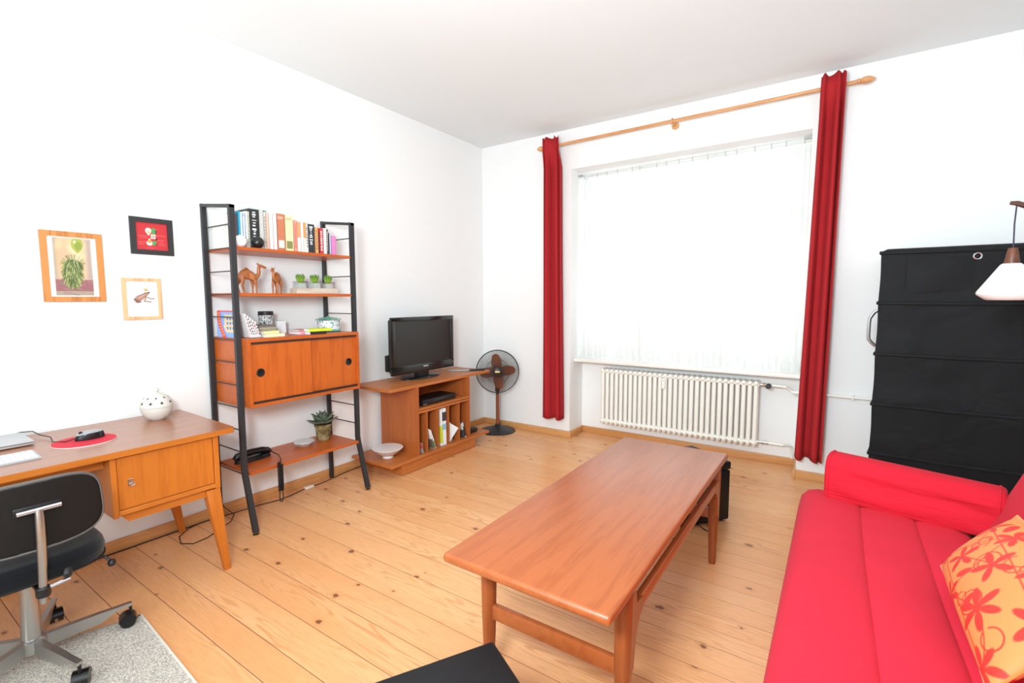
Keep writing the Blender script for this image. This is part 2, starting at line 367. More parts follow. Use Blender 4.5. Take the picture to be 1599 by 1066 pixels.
def canvas_part(parent, name, cv, corner, du, dv, mat, label=None):
    """canvas as a flat sheet; corner = top left, du, dv = full edge vectors"""
    w, h = cv.w, cv.h; c, du, dv = Vector(corner), Vector(du), Vector(dv)
    mb = MB(); mb.grid(lambda u, v: c + du * u + dv * v, w, h)
    org = ORG[parent]; me = mb.mesh(name, mat, org, 35, False)
    at = me.attributes.new('print', 'FLOAT_COLOR', 'FACE'); col = np.ones((h * w, 4), np.float32); col[:, :3] = cv.a.reshape(-1, 3)
    at.data.foreach_set('color', col.ravel())
    o = bpy.data.objects.new(name, me); COL.objects.link(o); o.parent = parent; ORG[o] = org
    if label: o['label'] = label
    return o

# ------------------------------------------------------------------ materials used in several places
WHITE_WALL = plain('f7f6f5', 0.9, var=0.012, scale=3.0, spec=0.15)
CEIL_WHITE = plain('eef1f2', 0.95, var=0.012, scale=2.0, spec=0.1)
PINE_FLOOR = pine('pine_floor_board', 'bb6c32', 'e5a069', 'f4ba84')
PINE_BASE = pine('pine_baseboard', 'a9602a', 'd3935a', 'dda46a', knots=False)
PINE_BASE_Y = pine('pine_baseboard_lengthwise', 'a9602a', 'd3935a', 'dda46a', knots=False, axis='y')
TEAK = wood('teak_veneer', 'ac4c17', 'c05d1f', 'y', 0.38, ring=0.15)
TEAK_Z = wood('teak_veneer_upright', 'ac4c15', 'c4601f', 'z', 0.38, ring=0.2)
STAND = wood('teak_stand', 'ac5c28', 'c07036', 'y', 0.4, ring=0.12)
STAND_Z = wood('teak_stand_upright', 'a05024', 'b4622e', 'z', 0.42, ring=0.15)
DESK_TOP = wood('oak_desk_top', '8a5032', 'a4653f', 'y', 0.34, 1.3, ring=0.1, coat=0.55)
DESK_HONEY = wood('honey_oak', 'b65e16', 'c87022', 'z', 0.42, 1.6, ring=0.08)
DESK_HONEY_Y = wood('honey_oak_lengthwise', 'b8621a', 'ca7528', 'y', 0.42, 1.6, ring=0.08)
TABLE = wood('teak_table', '96481f', 'aa5a2e', 'y', 0.34, 1.2, coat=0.25, ring=0.12)
TABLE_Z = wood('teak_table_leg', '853f1a', '9c5028', 'z', 0.36, 1.2, coat=0.2, ring=0.12)
BLACK_STEEL = plain('2a2a2d', 0.5, var=0.05)
BLACK_PLASTIC = plain('17171a', 0.35, var=0.04)
BLACK_MATTE = plain('141416', 0.7, var=0.05)
GREY_METAL = plain('b9bbbd', 0.32, metal=1.0, var=0.04)
CHROME = plain('dcdde0', 0.14, metal=1.0, var=0.02)
WHITE_GLOSS = plain('f4f1ea', 0.35, var=0.01)
WHITE_PAPER = plain('f3f2ee', 0.8, var=0.02)
CORD_BLACK = plain('101012', 0.6)
PRINT = printed('printed_sheet')

# ------------------------------------------------------------------ the room
NX0, NX1, NY, NZ = 1.085, 3.07, 0.29, 2.65           # window niche
RX, BY = 4.72, -5.75                                   # right and near wall
mb = MB().box(-0.05, RX + 0.05, BY - 0.05, 0.0, -0.12, -0.022).box(NX0, NX1, 0.0, NY, -0.12, -0.022)
floor = struct('floor', mb, plain('1c0f08', 0.9), 'floor of long knotty pine boards')
SEAM_SHADE = plain('5c3620', 0.9, var=0.3, scale=25)  # dark colour for strips that stand in for shade in the board gaps
edges = [0.29, 0.165, 0.045, -0.09, -0.21, -0.345, -0.47, -0.6, -0.735, -0.865, -1.0, -1.12, -1.255, -1.385, -1.515, -1.642, -1.747, -1.874, -1.988, -2.107, -2.225, -2.334, -2.48, -2.647, -2.836, -3.0, -3.16, -3.319, -3.444, -3.595]
while edges[-1] > BY: edges.append(edges[-1] - random.uniform(0.125, 0.165))
for a, b_ in zip(edges[:-1], edges[1:]):
    b_ = max(b_, BY)
    if a > 0.1: x0, x1 = NX0 + 0.002, NX1 - 0.002
    elif a > 0: a = 0.0 if False else a; x0, x1 = NX0 + 0.002, NX1 - 0.002
    else: x0, x1 = 0.001, RX - 0.001
    w = (a - b_) / 2; yc = (a + b_) / 2; xc = (x0 + x1) / 2
    m_ = MB().box(x0 - xc, x1 - xc, -w + 0.0013, w - 0.0013, -0.02, 0.0, 0.0004)
    o = bpy.data.objects.new('plank', m_.mesh('plank', PINE_FLOOR)); COL.objects.link(o); o.parent = floor; o.location = (xc, yc, 0)
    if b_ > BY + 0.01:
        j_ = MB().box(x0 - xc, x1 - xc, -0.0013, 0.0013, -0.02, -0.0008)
        o = bpy.data.objects.new('joint_filler', j_.mesh('joint_filler', SEAM_SHADE)); COL.objects.link(o); o.parent = floor; o.location = (xc, b_, 0)  # no real filler: dark strip that stands in for shade in the board gap
# strip of floor before the niche where a board crosses the wall line
for sx0, sx1 in ((0.001, NX0), (NX1, RX - 0.001)):
    xc = (sx0 + sx1) / 2; m_ = MB().box(sx0 - xc, sx1 - xc, -0.044, 0.044, -0.02, 0.0, 0.0012)
    o = bpy.data.objects.new('plank', m_.mesh('plank', PINE_FLOOR)); COL.objects.link(o); o.parent = floor; o.location = (xc, -0.045, 0)

struct('wall_left', MB().box(-0.25, 0.0, BY - 0.2, 0.6, -0.12, H + 0.1), WHITE_WALL, 'white plastered wall behind the desk and shelves')
mb = MB().box(0.0, NX0, 0.0, 0.6, -0.12, H + 0.1).box(NX1, RX, 0.0, 0.6, -0.12, H + 0.1).box(NX0, NX1, 0.0, 0.6, NZ, H + 0.1).box(NX0, NX1, NY, 0.6, -0.12, 0.765)
struct('wall_far', mb, WHITE_WALL, 'white plastered window wall with a recessed niche')
struct('wall_right', MB().box(RX, RX + 0.2, BY - 0.2, 0.6, -0.12, H + 0.1), WHITE_WALL, 'white wall behind the sofa')
struct('wall_near', MB().box(0.0, RX, BY - 0.2, BY, -0.12, H + 0.1), WHITE_WALL, 'white wall behind the viewer')
struct('ceiling', MB().box(0.0, RX, BY, 0.0, H, H + 0.1), CEIL_WHITE, 'flat white ceiling')

def board(name, x0, x1, y0, y1, mat, lab):
    return struct(name, MB().box(x0, x1, y0, y1, 0.0005, 0.066, 0.003, 2), mat, lab)
board('baseboard_left', 0.0, 0.02, BY, 0.0, PINE_BASE_Y, 'pine baseboard along the left wall')
board('baseboard_far', 0.02, NX0 + 0.02, -0.02, 0.0, PINE_BASE, 'pine baseboard left of the niche')
board('baseboard_niche_left', NX0, NX0 + 0.02, 0.0, NY - 0.02, PINE_BASE_Y, 'short pine baseboard on the left side of the niche')
board('baseboard_niche', NX0, NX1, NY - 0.02, NY, PINE_BASE, 'pine baseboard under the radiator')
board('baseboard_niche_right', NX1 - 0.02, NX1, -0.02, NY - 0.02, PINE_BASE_Y, 'short pine baseboard on the right side of the niche')
board('baseboard_right', NX1, RX, -0.02, 0.0, PINE_BASE, 'pine baseboard right of the niche')

# window behind the sheers
win = struct('window_1', MB().box(NX0, NX1, 0.36, 0.44, 0.80, 0.87, 0.004).box(NX0, NX1, 0.36, 0.44, 2.585, 2.65, 0.004).box(NX0, NX0 + 0.07, 0.36, 0.44, 0.87, 2.585, 0.004).box(NX1 - 0.07, NX1, 0.36, 0.44, 0.87, 2.585, 0.004), WHITE_GLOSS, 'wide white window with three casements and top lights')
part(win, 'transom', MB().box(NX0 + 0.07, NX1 - 0.07, 0.35, 0.44, 1.985, 2.10, 0.006), WHITE_GLOSS)
cols = [(NX0 + 0.07, 1.665), (1.765, 2.30), (2.385, NX1 - 0.07)]
part(win, 'mullion', MB().box(1.665, 1.765, 0.355, 0.44, 0.87, 2.585, 0.005), WHITE_GLOSS)
part(win, 'mullion', MB().box(2.30, 2.385, 0.355, 0.44, 0.87, 2.585, 0.005), WHITE_GLOSS)
PANE = clear_glass('window_glass', (0.97, 0.99, 0.98), 0.03)
for a, b_ in cols:
    for z0, z1 in ((0.87, 1.985), (2.10, 2.585)):
        s_ = part(win, 'sash', MB().box(a, a + 0.045, 0.37, 0.43, z0, z1, 0.004).box(b_ - 0.045, b_, 0.37, 0.43, z0, z1, 0.004).box(a + 0.045, b_ - 0.045, 0.37, 0.43, z0, z0 + 0.05, 0.004).box(a + 0.045, b_ - 0.045, 0.37, 0.43, z1 - 0.045, z1, 0.004), WHITE_GLOSS)
        part(s_, 'pane', MB().box(a + 0.04, b_ - 0.04, 0.398, 0.402, z0 + 0.045, z1 - 0.04), PANE)
part(win, 'sill', MB().box(NX0 + 0.001, NX1 - 0.001, 0.085, 0.44, 0.766, 0.80, 0.008, 3), WHITE_GLOSS, 'white window sill')

# ------------------------------------------------------------------ window dressing
SHEER = sheer_cloth('sheer_voile', 0.2)
rail = thing('sheer_curtain_rail', 'thin white rail with small hooks above the sheer curtains', 'curtain rail', (NX0, 0.16, 2.61))
part(rail, 'rail_tube', MB().tube([(NX0 + 0.015, 0.16, 2.612), (NX1 - 0.015, 0.16, 2.632)], 0.005, 8), plain('d9d8d6', 0.4))
part(rail, 'end_bracket', MB().box(NX0 + 0.001, NX0 + 0.05, 0.15, 0.17, 2.603, 2.623, 0.003), GREY_METAL)
part(rail, 'end_bracket', MB().box(NX1 - 0.06, NX1 - 0.001, 0.15, 0.17, 2.622, 2.642, 0.003), GREY_METAL)
hk = None
for i in range(17):
    t = 0.03 + 0.94 * i / 16 + random.uniform(-0.012, 0.012); x = NX0 + (NX1 - NX0) * t; z = 2.612 + 0.02 * t
    if hk is None:
        m_ = MB().tube([(0.007 * math.cos(q), 0, 0.007 * math.sin(q)) for q in [2 * PI * j / 10 for j in range(10)]], 0.0012, 5, True).tube([(0, 0, -0.007), (0.002, 0, -0.02), (0.004, 0, -0.034), (0.0, 0, -0.038), (-0.004, 0, -0.032)], 0.0016, 5)
        hk = bpy.data.objects.new('hook', m_.mesh('hook', plain('8f8d8a', 0.35, metal=0.8))); COL.objects.link(hk); hk.parent = rail; h_ = hk
    else: h_ = share(hk, rail)
    h_.location = (x - NX0, 0, z - 2.61)
def sheer(name, label, x0, x1, k, ph):
    def fn(u, v):
        z = 0.804 + (2.578 + 0.02 * (x0 + (x1 - x0) * u - NX0) / 2 - 0.804) * v
        a = 0.010 + 0.010 * (1 - v)
        sag = -0.018 * (0.5 - 0.5 * math.cos(2 * PI * u * 8)) if v > 0.999 else 0
        return (x0 + (x1 - x0) * u, 0.165 + a * math.sin(2 * PI * k * u + ph + 0.6 * math.sin(5 * u)) + 0.006 * math.sin(2 * PI * k * 2.3 * u), z + sag)
    return single(name, label, 'sheer curtain', MB().grid(fn, 220, 24), SHEER, (x0, 0.165, 0.804), 'sheer window curtains', angle=180, fix=False)
sheer('sheer_curtain', 'left sheer white curtain panel hanging over the window', NX0 + 0.025, 2.105, 17, 0.0)
sheer('sheer_curtain', 'right sheer white curtain panel hanging over the window', 2.107, NX1 - 0.02, 15, 1.0)

ROD_WOOD = wood('curtain_rod_beech', 'c98650', 'e3aa74', 'x', 0.4)
rod = thing('curtain_rod', 'long wooden curtain rod with turned finials above the window', 'curtain rod', (2.07, 0.0, 2.86))
rz = lambda x: 2.863 + 0.02 * (x - 0.8) / 2.6
part(rod, 'pole', MB().tube([(0.85, -0.1, rz(0.85)), (3.32, -0.1, rz(3.32))], 0.0135, 14), ROD_WOOD)
fin = [(0.0, 0.0), (0.008, 0.004), (0.02, 0.025), (0.024, 0.045), (0.02, 0.065), (0.013, 0.075), (0.018, 0.08), (0.018, 0.088), (0.0135, 0.092), (0.0135, 0.1)]
part(rod, 'finial', MB().lathe(fin, (0.755, -0.1, rz(0.75)), 16, 'x'), ROD_WOOD)
part(rod, 'finial', MB().lathe([(r * 1.05, -z * 1.1) for r, z in fin], (3.425, -0.1, rz(3.4)), 16, 'x'), ROD_WOOD)
for x in (0.80 + 0.09, 2.07, 3.19):
    z = rz(x)
    m_ = MB().lathe([(0.03, -0.001), (0.032, -0.008), (0.024, -0.016), (0.014, -0.022), (0.012, -0.07), (0.0165, -0.078), (0.0165, -0.086)], (x, 0, z - 0.012), 16, 'y')
    m_.tube([(x, -0.1 + 0.019 * math.cos(a), z + 0.019 * math.sin(a)) for a in [2 * PI * j / 18 for j in range(18)]], 0.0062, 6, True)
    part(rod, 'bracket', m_, ROD_WOOD)

CURTAIN = fabric('curtain_cotton', 'c43338', 0.9, 1200, sheen=0.02, var=0.06, spec=0.1, see=0.22)
def curtain(label, xt, xb, z0, z1, folds, ph, amp):
    ya = -0.1
    def fn(u, v):
        # v: 0 bottom, 1 top;  folds of cloth bunched on the rod
        xa = xb[0] + (xt[0] - xb[0]) * v; xe = xb[1] + (xt[1] - xb[1]) * v
        w = 2 * PI * folds * (u + 0.10 * math.sin(2.2 * PI * u)) + ph
        a = amp * (1.0 + 0.2 * (1 - v))
        x = xa + (xe - xa) * u + 0.010 * math.sin(w + 1.6) * (1 - v)
        s_ = math.sin(w); y = ya + a * math.copysign(abs(s_) ** 0.75, s_) + 0.004 * math.sin(5 * v + 9 * u)
        pin = min(1.0, max(0.0, (v - 0.90) / 0.06)); pin = pin * pin * (3 - 2 * pin); y = y * (1 - pin) + (ya - 0.042 + 0.014 * s_) * pin
        z = z0 + (z1 - z0) * v + (0.010 * math.sin(w * 1.3 + 1) * pin) - (0.010 * math.sin(w + 2.2) * max(0.0, 1 - v * 30))
        return (x, y, z)
    mb = MB().grid(fn, 160, 40)
    o = single('curtain', label, 'curtain', mb, CURTAIN, ((xb[0] + xb[1]) / 2, -0.1, z0), 'red window curtains', angle=180, fix=False)
    sm = o.modifiers.new('thickness', 'SOLIDIFY'); sm.thickness = 0.004; sm.offset = 0
    return o
curtain('red floor-length curtain gathered left of the window, near the fan', (0.845, 1.02), (0.835, 1.065), 0.205, 2.935, 2.5, -0.3, 0.042)
curtain('red floor-length curtain gathered right of the window, beside the black cabinet', (3.115, 3.262), (3.065, 3.24), 0.185, 2.958, 2.3, 1.9, 0.037)

# radiator
RAD = plain('faf7ef', 0.35, var=0.01)
rad = thing('radiator', 'white column radiator under the window', 'radiator', (2.06, 0.17, 0.165))
n = 30; x0, x1 = 1.385, 2.752; zb, zt = 0.172, 0.708
sec = None
for i in range(n):
    x = x0 + (x1 - x0) * i / (n - 1)
    if sec is None:
        m_ = MB()
        for yy in (0.135, 0.205):
            m_.tube([(0, yy - 0.17, zb + 0.018), (0, yy - 0.17, zt - 0.018)], 0.0178, 12, cap=False)
        for z, s_ in ((zb + 0.024, -1), (zt - 0.024, 1)):
            m_.tube([(0, -0.06, z), (0, -0.05, z + s_ * 0.012), (0, 0.0, z + s_ * 0.014), (0, 0.05, z + s_ * 0.012), (0, 0.06, z)], [0.012, 0.0195, 0.020, 0.0195, 0.012], 12)
            m_.tube([(-0.0236, 0, z), (0.0236, 0, z)], 0.018, 10).tube([(-0.0236, -0.03, z), (0.0236, -0.03, z)], 0.014, 10)
        sec = bpy.data.objects.new('radiator_section', m_.mesh('radiator_section', RAD, (0, 0, 0.165))); COL.objects.link(sec); sec.parent = rad; c = sec
    else: c = share(sec, rad)
    c.location = (x - 2.06, 0, 0)
part(rad, 'heat_meter', MB().box(1.975, 2.005, 0.095, 0.122, 0.575, 0.672, 0.006, 2).box(1.985, 1.995, 0.0945, 0.096, 0.648, 0.654, mi=1), [WHITE_GLOSS, plain('6d7072', 0.5)], 'small white heat meter')
v_ = part(rad, 'thermostat_valve', MB().lathe([(0.0, -0.055), (0.018, -0.055), (0.022, -0.045), (0.022, -0.01), (0.016, 0.0), (0.016, 0.02)], (2.845, 0.14, 0.684), 16, 'y'), plain('2b2c2e', 0.35), 'black thermostat valve')
part(v_, 'valve_body', MB().tube([(2.77, 0.17, 0.684), (2.87, 0.17, 0.684)], 0.012, 10).tube([(2.795, 0.17, 0.684), (2.82, 0.17, 0.684)], 0.019, 6), CHROME)
part(rad, 'return_valve', MB().tube([(2.77, 0.17, 0.197), (2.86, 0.17, 0.197)], 0.010, 10).tube([(2.80, 0.17, 0.197), (2.825, 0.17, 0.197)], 0.017, 6).tube([(2.838, 0.17, 0.197), (2.852, 0.17, 0.197)], 0.014, 6), GREY_METAL)
for bx_ in (1.5, 2.64):
    for bz_ in (0.30, 0.60): part(rad, 'wall_bracket', MB().box(bx_, bx_ + 0.02, 0.21, NY - 0.001, bz_, bz_ + 0.04), RAD)
pipe = thing('heating_pipe', 'white heating pipes running from the radiator past the curtain to the right', 'pipe', (3.0, 0.17, 0.0))
part(pipe, 'supply_pipe', MB().tube([(2.87, 0.17, 0.684), (2.95, 0.17, 0.683), (2.975, 0.165, 0.68), (3.0, 0.1, 0.675), (3.03, -0.02, 0.675), (3.05, -0.034, 0.677), (3.10, -0.036, 0.68), (RX - 0.002, -0.036, 0.68)], 0.0115, 10), RAD)
part(pipe, 'return_pipe', MB().tube([(2.86, 0.17, 0.197), (2.96, 0.178, 0.195), (3.0, 0.22, 0.19), (3.018, 0.255, 0.17), (3.022, 0.274, 0.13), (3.022, 0.276, 0.067)], 0.0115, 10), RAD)
part(pipe, 'pipe_clip', MB().box(3.40, 3.415, -0.05, -0.001, 0.665, 0.695, 0.003), RAD)

# ------------------------------------------------------------------ shelving unit on the left wall
YL, YR, XB, XF = -2.858, -2.026, 0.032, 0.365
unit = thing('shelving_unit', 'mid-century teak shelving unit with black ladder uprights and sliding-door cabinet', 'shelving unit', (0.2, -2.44, 0.0))
for y in (YL, YR):
    part(unit, 'rear_post', MB().box(XB - 0.011, XB + 0.011, y - 0.015, y + 0.015, 0.012, 1.985, 0.002), BLACK_STEEL)
    m_ = MB().prism([(XF - 0.012, 1.95), (XF + 0.012, 1.945), (XF + 0.012, 0.385), (XF + 0.02, 0.345), (0.478, 0.016), (0.452, 0.012), (XF - 0.004, 0.345), (XF - 0.012, 0.385)], y - 0.015, y + 0.015, 'y')
    part(unit, 'front_post', m_, BLACK_STEEL)
    part(unit, 'top_bar', MB().prism([(XB - 0.011, 1.985), (XF + 0.012, 1.945), (XF + 0.012, 1.927), (XB - 0.011, 1.967)], y - 0.0151, y + 0.0151, 'y'), BLACK_STEEL)
    for k in range(12):
        z = 1.8455 - 0.1355 * k
        part(unit, 'rung', MB().tube([(XB, y, z - 0.008), (XF, y, z - 0.008)], 0.0038, 6), BLACK_STEEL)
    for x in (XB, 0.465):
        part(unit, 'foot', MB().lathe([(0.018, 0.0), (0.018, 0.004), (0.006, 0.006), (0.006, 0.016)], (x, y, 0.0), 12), plain('8a7448', 0.35, metal=1.0))
for z in (1.71, 1.439, 0.36):
    part(unit, 'shelf', MB().box(XB - 0.012, XF + 0.004 + (0.03 if z < 1 else 0), YL + 0.018, YR - 0.018, z - 0.019, z, 0.0015), TEAK)
CX0, CX1, CZ0, CZ1 = 0.03, 0.438, 0.757, 1.168
m_ = MB().box(CX0, CX1, YL + 0.02, YR - 0.022, CZ1 - 0.02, CZ1, 0.0015).box(CX0, CX1, YL + 0.02, YR - 0.022, CZ0, CZ0 + 0.02, 0.0015)
m_.box(CX0, CX1, YL + 0.02, YL + 0.038, CZ0 + 0.02, CZ1 - 0.02).box(CX0, CX1, YR - 0.04, YR - 0.022, CZ0 + 0.02, CZ1 - 0.02).box(CX0, CX0 + 0.008, YL + 0.038, YR - 0.04, CZ0 + 0.02, CZ1 - 0.02)
cab = part(unit, 'cabinet', m_, TEAK)
ya, yb = YL + 0.038, YR - 0.04
for z in (CZ1 - 0.033, CZ0 + 0.02): part(cab, 'track', MB().box(CX1 - 0.035, CX1 - 0.002, ya, yb, z, z + 0.013), plain('2a1b14', 0.6), 'dark sliding-door track')
ym = (ya + yb) / 2
part(cab, 'door', MB().box(CX1 - 0.018, CX1 - 0.008, ya, ym + 0.02, CZ0 + 0.033, CZ1 - 0.033, 0.001), TEAK_Z, 'left sliding door')
part(cab, 'door', MB().box(CX1 - 0.030, CX1 - 0.020, ym - 0.02, yb, CZ0 + 0.033, CZ1 - 0.033, 0.001), TEAK_Z, 'right sliding door')
pull = [(0.0, 0.0008), (0.014, 0.001), (0.019, 0.0022), (0.024, 0.0035), (0.026, 0.0018), (0.026, 0.0002)]
part(cab, 'finger_pull', MB().lathe(pull, (CX1 - 0.008, ya + 0.055, (CZ0 + CZ1) / 2), 20, 'x'), plain('0e0e10', 0.3), 'round black finger pull')
part(cab, 'finger_pull', MB().lathe(pull, (CX1 - 0.020, yb - 0.06, (CZ0 + CZ1) / 2 - 0.004), 20, 'x'), plain('0e0e10', 0.3), 'round black finger pull')

# ------------------------------------------------------------------ desk
desk = thing('desk', 'honey-coloured wooden desk with one locked cupboard against the left wall', 'desk', (0.37, -3.7, 0.0))
DL = -4.66
part(desk, 'desk_top', MB().prism([(0.022, -3.05), (0.70, -3.068), (0.716, -3.08), (0.716, DL), (0.022, DL)], 0.714, 0.74, 'z'), DESK_TOP)
part(desk, 'edge_band', MB().prism([(0.7165, -3.076), (0.719, -3.08), (0.719, DL), (0.7165, DL)], 0.7135, 0.7395, 'z').prism([(0.022, -3.0495), (0.70, -3.0675), (0.7165, -3.08), (0.7195, -3.079), (0.7025, -3.066), (0.022, -3.0465)], 0.7135, 0.7395, 'z'), DESK_HONEY_Y)
cb = part(desk, 'cupboard', MB().box(0.06, 0.698, -3.588, -3.566, 0.437, 0.7135, 0.002).box(0.06, 0.698, -3.168, -3.143, 0.437, 0.7135, 0.002).box(0.06, 0.675, -3.566, -3.168, 0.46, 0.472).box(0.06, 0.07, -3.566, -3.168, 0.46, 0.7135), DESK_HONEY)
part(cb, 'bottom_rail', MB().box(0.672, 0.701, -3.566, -3.168, 0.445, 0.466, 0.002), DESK_HONEY_Y)
part(cb, 'top_rail', MB().box(0.672, 0.699, -3.566, -3.168, 0.706, 0.7135), DESK_HONEY_Y)
door = part(cb, 'door', MB().box(0.676, 0.6925, -3.564, -3.170, 0.468, 0.705, 0.0015), DESK_HONEY)
part(cb, 'lock_plate', MB().box(0.692, 0.6945, -3.527, -3.507, 0.567, 0.600, 0.001), CHROME)
part(cb, 'key', MB().tube([(0.693, -3.517, 0.580), (0.712, -3.517, 0.580)], 0.0025, 6).tube([(0.712, -3.517 + 0.011 * math.cos(a), 0.580 + 0.006 * math.sin(a)) for a in [2 * PI * j / 10 for j in range(10)]], 0.0018, 5, True), CHROME)
part(desk, 'rail', MB().prism([(-3.555, 0.437), (-3.20, 0.437), (-3.20, 0.402), (-3.53, 0.402)], 0.655, 0.677, 'x'), DESK_HONEY_Y)
part(desk, 'rail', MB().box(0.08, 0.66, -3.205, -3.18, 0.402, 0.437), DESK_HONEY)
part(desk, 'apron', MB().box(0.60, 0.62, DL + 0.04, -3.589, 0.655, 0.7135), DESK_HONEY_Y)
part(desk, 'side_panel', MB().box(0.06, 0.69, DL + 0.01, DL + 0.035, 0.437, 0.7135, 0.002), DESK_HONEY)
for (tx, ty), (bx, by) in ((((0.668), -3.178), (0.706, -3.139)), ((0.11, -3.178), (0.065, -3.09)), ((0.668, DL + 0.06), (0.706, DL + 0.02)), ((0.11, DL + 0.06), (0.065, DL - 0.03))):
    part(desk, 'leg', MB().taper((tx, ty, 0.4365), (bx, by, 0.0), (0.055, 0.066), (0.026, 0.030), bev=0.003), DESK_HONEY)

# ------------------------------------------------------------------ television stand
ts = thing('tv_stand', 'low teak television stand with open slots for magazines', 'tv stand', (0.25, -1.17, 0.0))
part(ts, 'top_board', MB().box(0.02, 0.472, -1.80, -0.52, 0.681, 0.705, 0.0015), STAND)
part(ts, 'base_board', MB().box(0.022, 0.503, -1.825, -0.575, 0.094, 0.118, 0.0015), STAND)
part(ts, 'plinth', MB().box(0.05, 0.484, -1.70, -0.775, 0.004, 0.094, 0.001), STAND)
part(ts, 'side_panel', MB().box(0.04, 0.482, -1.522, -1.503, 0.118, 0.681), STAND_Z)
part(ts, 'side_panel', MB().box(0.04, 0.482, -0.864, -0.845, 0.118, 0.681), STAND_Z)
part(ts, 'back_panel', MB().box(0.04, 0.05, -1.503, -0.864, 0.118, 0.50).box(0.04, 0.05, -1.25, -0.864, 0.50, 0.681), STAND_Z)
part(ts, 'middle_shelf', MB().box(0.05, 0.478, -1.503, -0.864, 0.487, 0.504).box(0.05, 0.480, -1.503, -0.864, 0.463, 0.4815), STAND)
for y in (-1.403, -1.268, -1.135, -0.990):
    part(ts, 'divider', MB().box(0.05, 0.476, y - 0.005, y + 0.005, 0.118, 0.463), STAND_Z)

# ------------------------------------------------------------------ coffee table
ct = thing('coffee_table', 'long teak coffee table with rounded edges in the middle of the room', 'coffee table', (2.526, -2.315, 0.0))
part(ct, 'table_top', MB().box(2.226, 2.826, -3.147, -1.483, 0.517, 0.55, 0.012, 4), TABLE)
LX0, LX1, LY0, LY1 = 2.285, 2.796, -2.965, -1.672
for x, ox in ((LX0, -0.012), (LX1, 0.012)):
    for y, sgn in ((LY0, 1), (LY1, -1)):
        m_ = MB()
        m_.tube([(x, y, 0.519), (x, y, 0.42), (x, y, 0.25), (x, y, 0.0)], [0.030, 0.029, 0.026, 0.018], 18)
        m_.prism([(y - sgn * 0.01, 0.519), (y + sgn * 0.036, 0.519), (y + sgn * 0.044, 0.468), (y + sgn * 0.10, 0.462), (y + sgn * 0.10, 0.424), (y + sgn * 0.07, 0.405), (y + sgn * 0.047, 0.375), (y + sgn * 0.033, 0.33), (y + sgn * 0.024, 0.27), (y, 0.25)], x + ox - 0.014, x + ox + 0.014, 'x')
        part(ct, 'leg', m_, TABLE_Z)
    part(ct, 'side_rail', MB().box(x + ox - 0.013, x + ox + 0.013, LY0 + 0.09, LY1 - 0.09, 0.421, 0.463, 0.006, 2), TABLE)
for y in (LY0, LY1):
    part(ct, 'end_stretcher', MB().box(LX0 + 0.02, LX1 - 0.02, y - 0.011, y + 0.011, 0.245, 0.30, 0.004, 2), TABLE)
    part(ct, 'end_rail', MB().box(LX0 + 0.02, LX1 - 0.02, y - 0.011, y + 0.011, 0.455, 0.519, 0.003), TABLE)

# ------------------------------------------------------------------ sofa
SOFA = fabric('sofa_cotton', 'd42a3e', 0.9, 700, fold=0.10, sheen=0.03, spec=0.12, var=0.07, fold_scale=(9, 5, 9))
SOFA_ARM = fabric('sofa_cotton_gathered', 'd02436', 0.9, 700, fold=0.45, sheen=0.03, spec=0.12, var=0.07, fold_scale=(3.0, 5, 26))
sofa = thing('sofa', 'red fabric sofa bed with a bolster armrest', 'sofa', (3.55, -2.4, 0.0))
SY0, SY1 = -3.50, -1.405
def seat_profile():
    """(x, z) outline of the quilted seat with two seams"""
    pts = [(3.22, 0.10), (3.185, 0.14), (3.168, 0.22), (3.166, 0.32), (3.178, 0.385), (3.205, 0.418), (3.245, 0.431), (3.33, 0.436), (3.40, 0.431), (3.4205, 0.424), (3.424, 0.419), (3.4275, 0.424), (3.45, 0.432), (3.53, 0.436), (3.60, 0.431), (3.6165, 0.425), (3.62, 0.420), (3.6235, 0.425), (3.65, 0.432), (3.73, 0.434), (3.78, 0.42), (3.80, 0.40), (3.80, 0.10)]
    return pts
pr = seat_profile(); npf = len(pr); cxp, czp = 3.48, 0.26
def seat_fn(u, v):
    i = int(round(u * npf)) % npf; x, z = pr[i]
    # round the two ends
    L_ = SY1 - SY0; d = min(v, 1 - v) * L_; r = 0.05
    k = 1.0 if d >= r else math.sqrt(max(0.0, 1 - ((r - d) / r) ** 2)); ins = r * (1 - k)
    x2 = x + (ins if x < cxp - 0.15 else -ins if x > 3.78 else 0); z2 = z - ins if z > 0.38 else z
    w = 0.0025 * math.sin(9 * v * L_ + x * 7) * (1 if z > 0.4 else 0)
    sw = 0.006 * math.sin(v * 5 + 1) if 3.3 < x < 3.7 else 0.0
    return (x2 + sw, SY0 + L_ * v, z2 + w)
vs = [0, 0.002, 0.005, 0.01, 0.017, 0.024] + [0.024 + 0.952 * i / 40 for i in range(1, 41)] + [0.983, 0.99, 0.995, 0.998, 1.0]
V = []; F = []
for v in vs:
    for i in range(npf): V.append(seat_fn(i / npf, v))
for j in range(len(vs) - 1):
    for i in range(npf): F.append((j * npf + i, j * npf + (i + 1) % npf, (j + 1) * npf + (i + 1) % npf, (j + 1) * npf + i))
F.append(tuple(range(npf))[::-1]); F.append(tuple((len(vs) - 1) * npf + i for i in range(npf)))
part(sofa, 'seat_mattress', MB().add(V, F), SOFA, angle=50)
def back_fn_builder():
    mb = MB(); bm_ = MB().box(-0.075, 0.075, SY0, -1.60, 0.0, 0.56, 0.05, 4)
    tilt = Matrix.Translation((3.885, 0, 0.385)) @ Matrix.Rotation(0.36, 4, 'Y')
    bm_.xf(tilt); return bm_
part(sofa, 'backrest', back_fn_builder(), SOFA, angle=50)
part(sofa, 'base', MB().box(3.25, 4.12, SY0 + 0.06, -1.62, 0.06, 0.34, 0.01), fabric('sofa_base_cloth', 'a81f2c'))
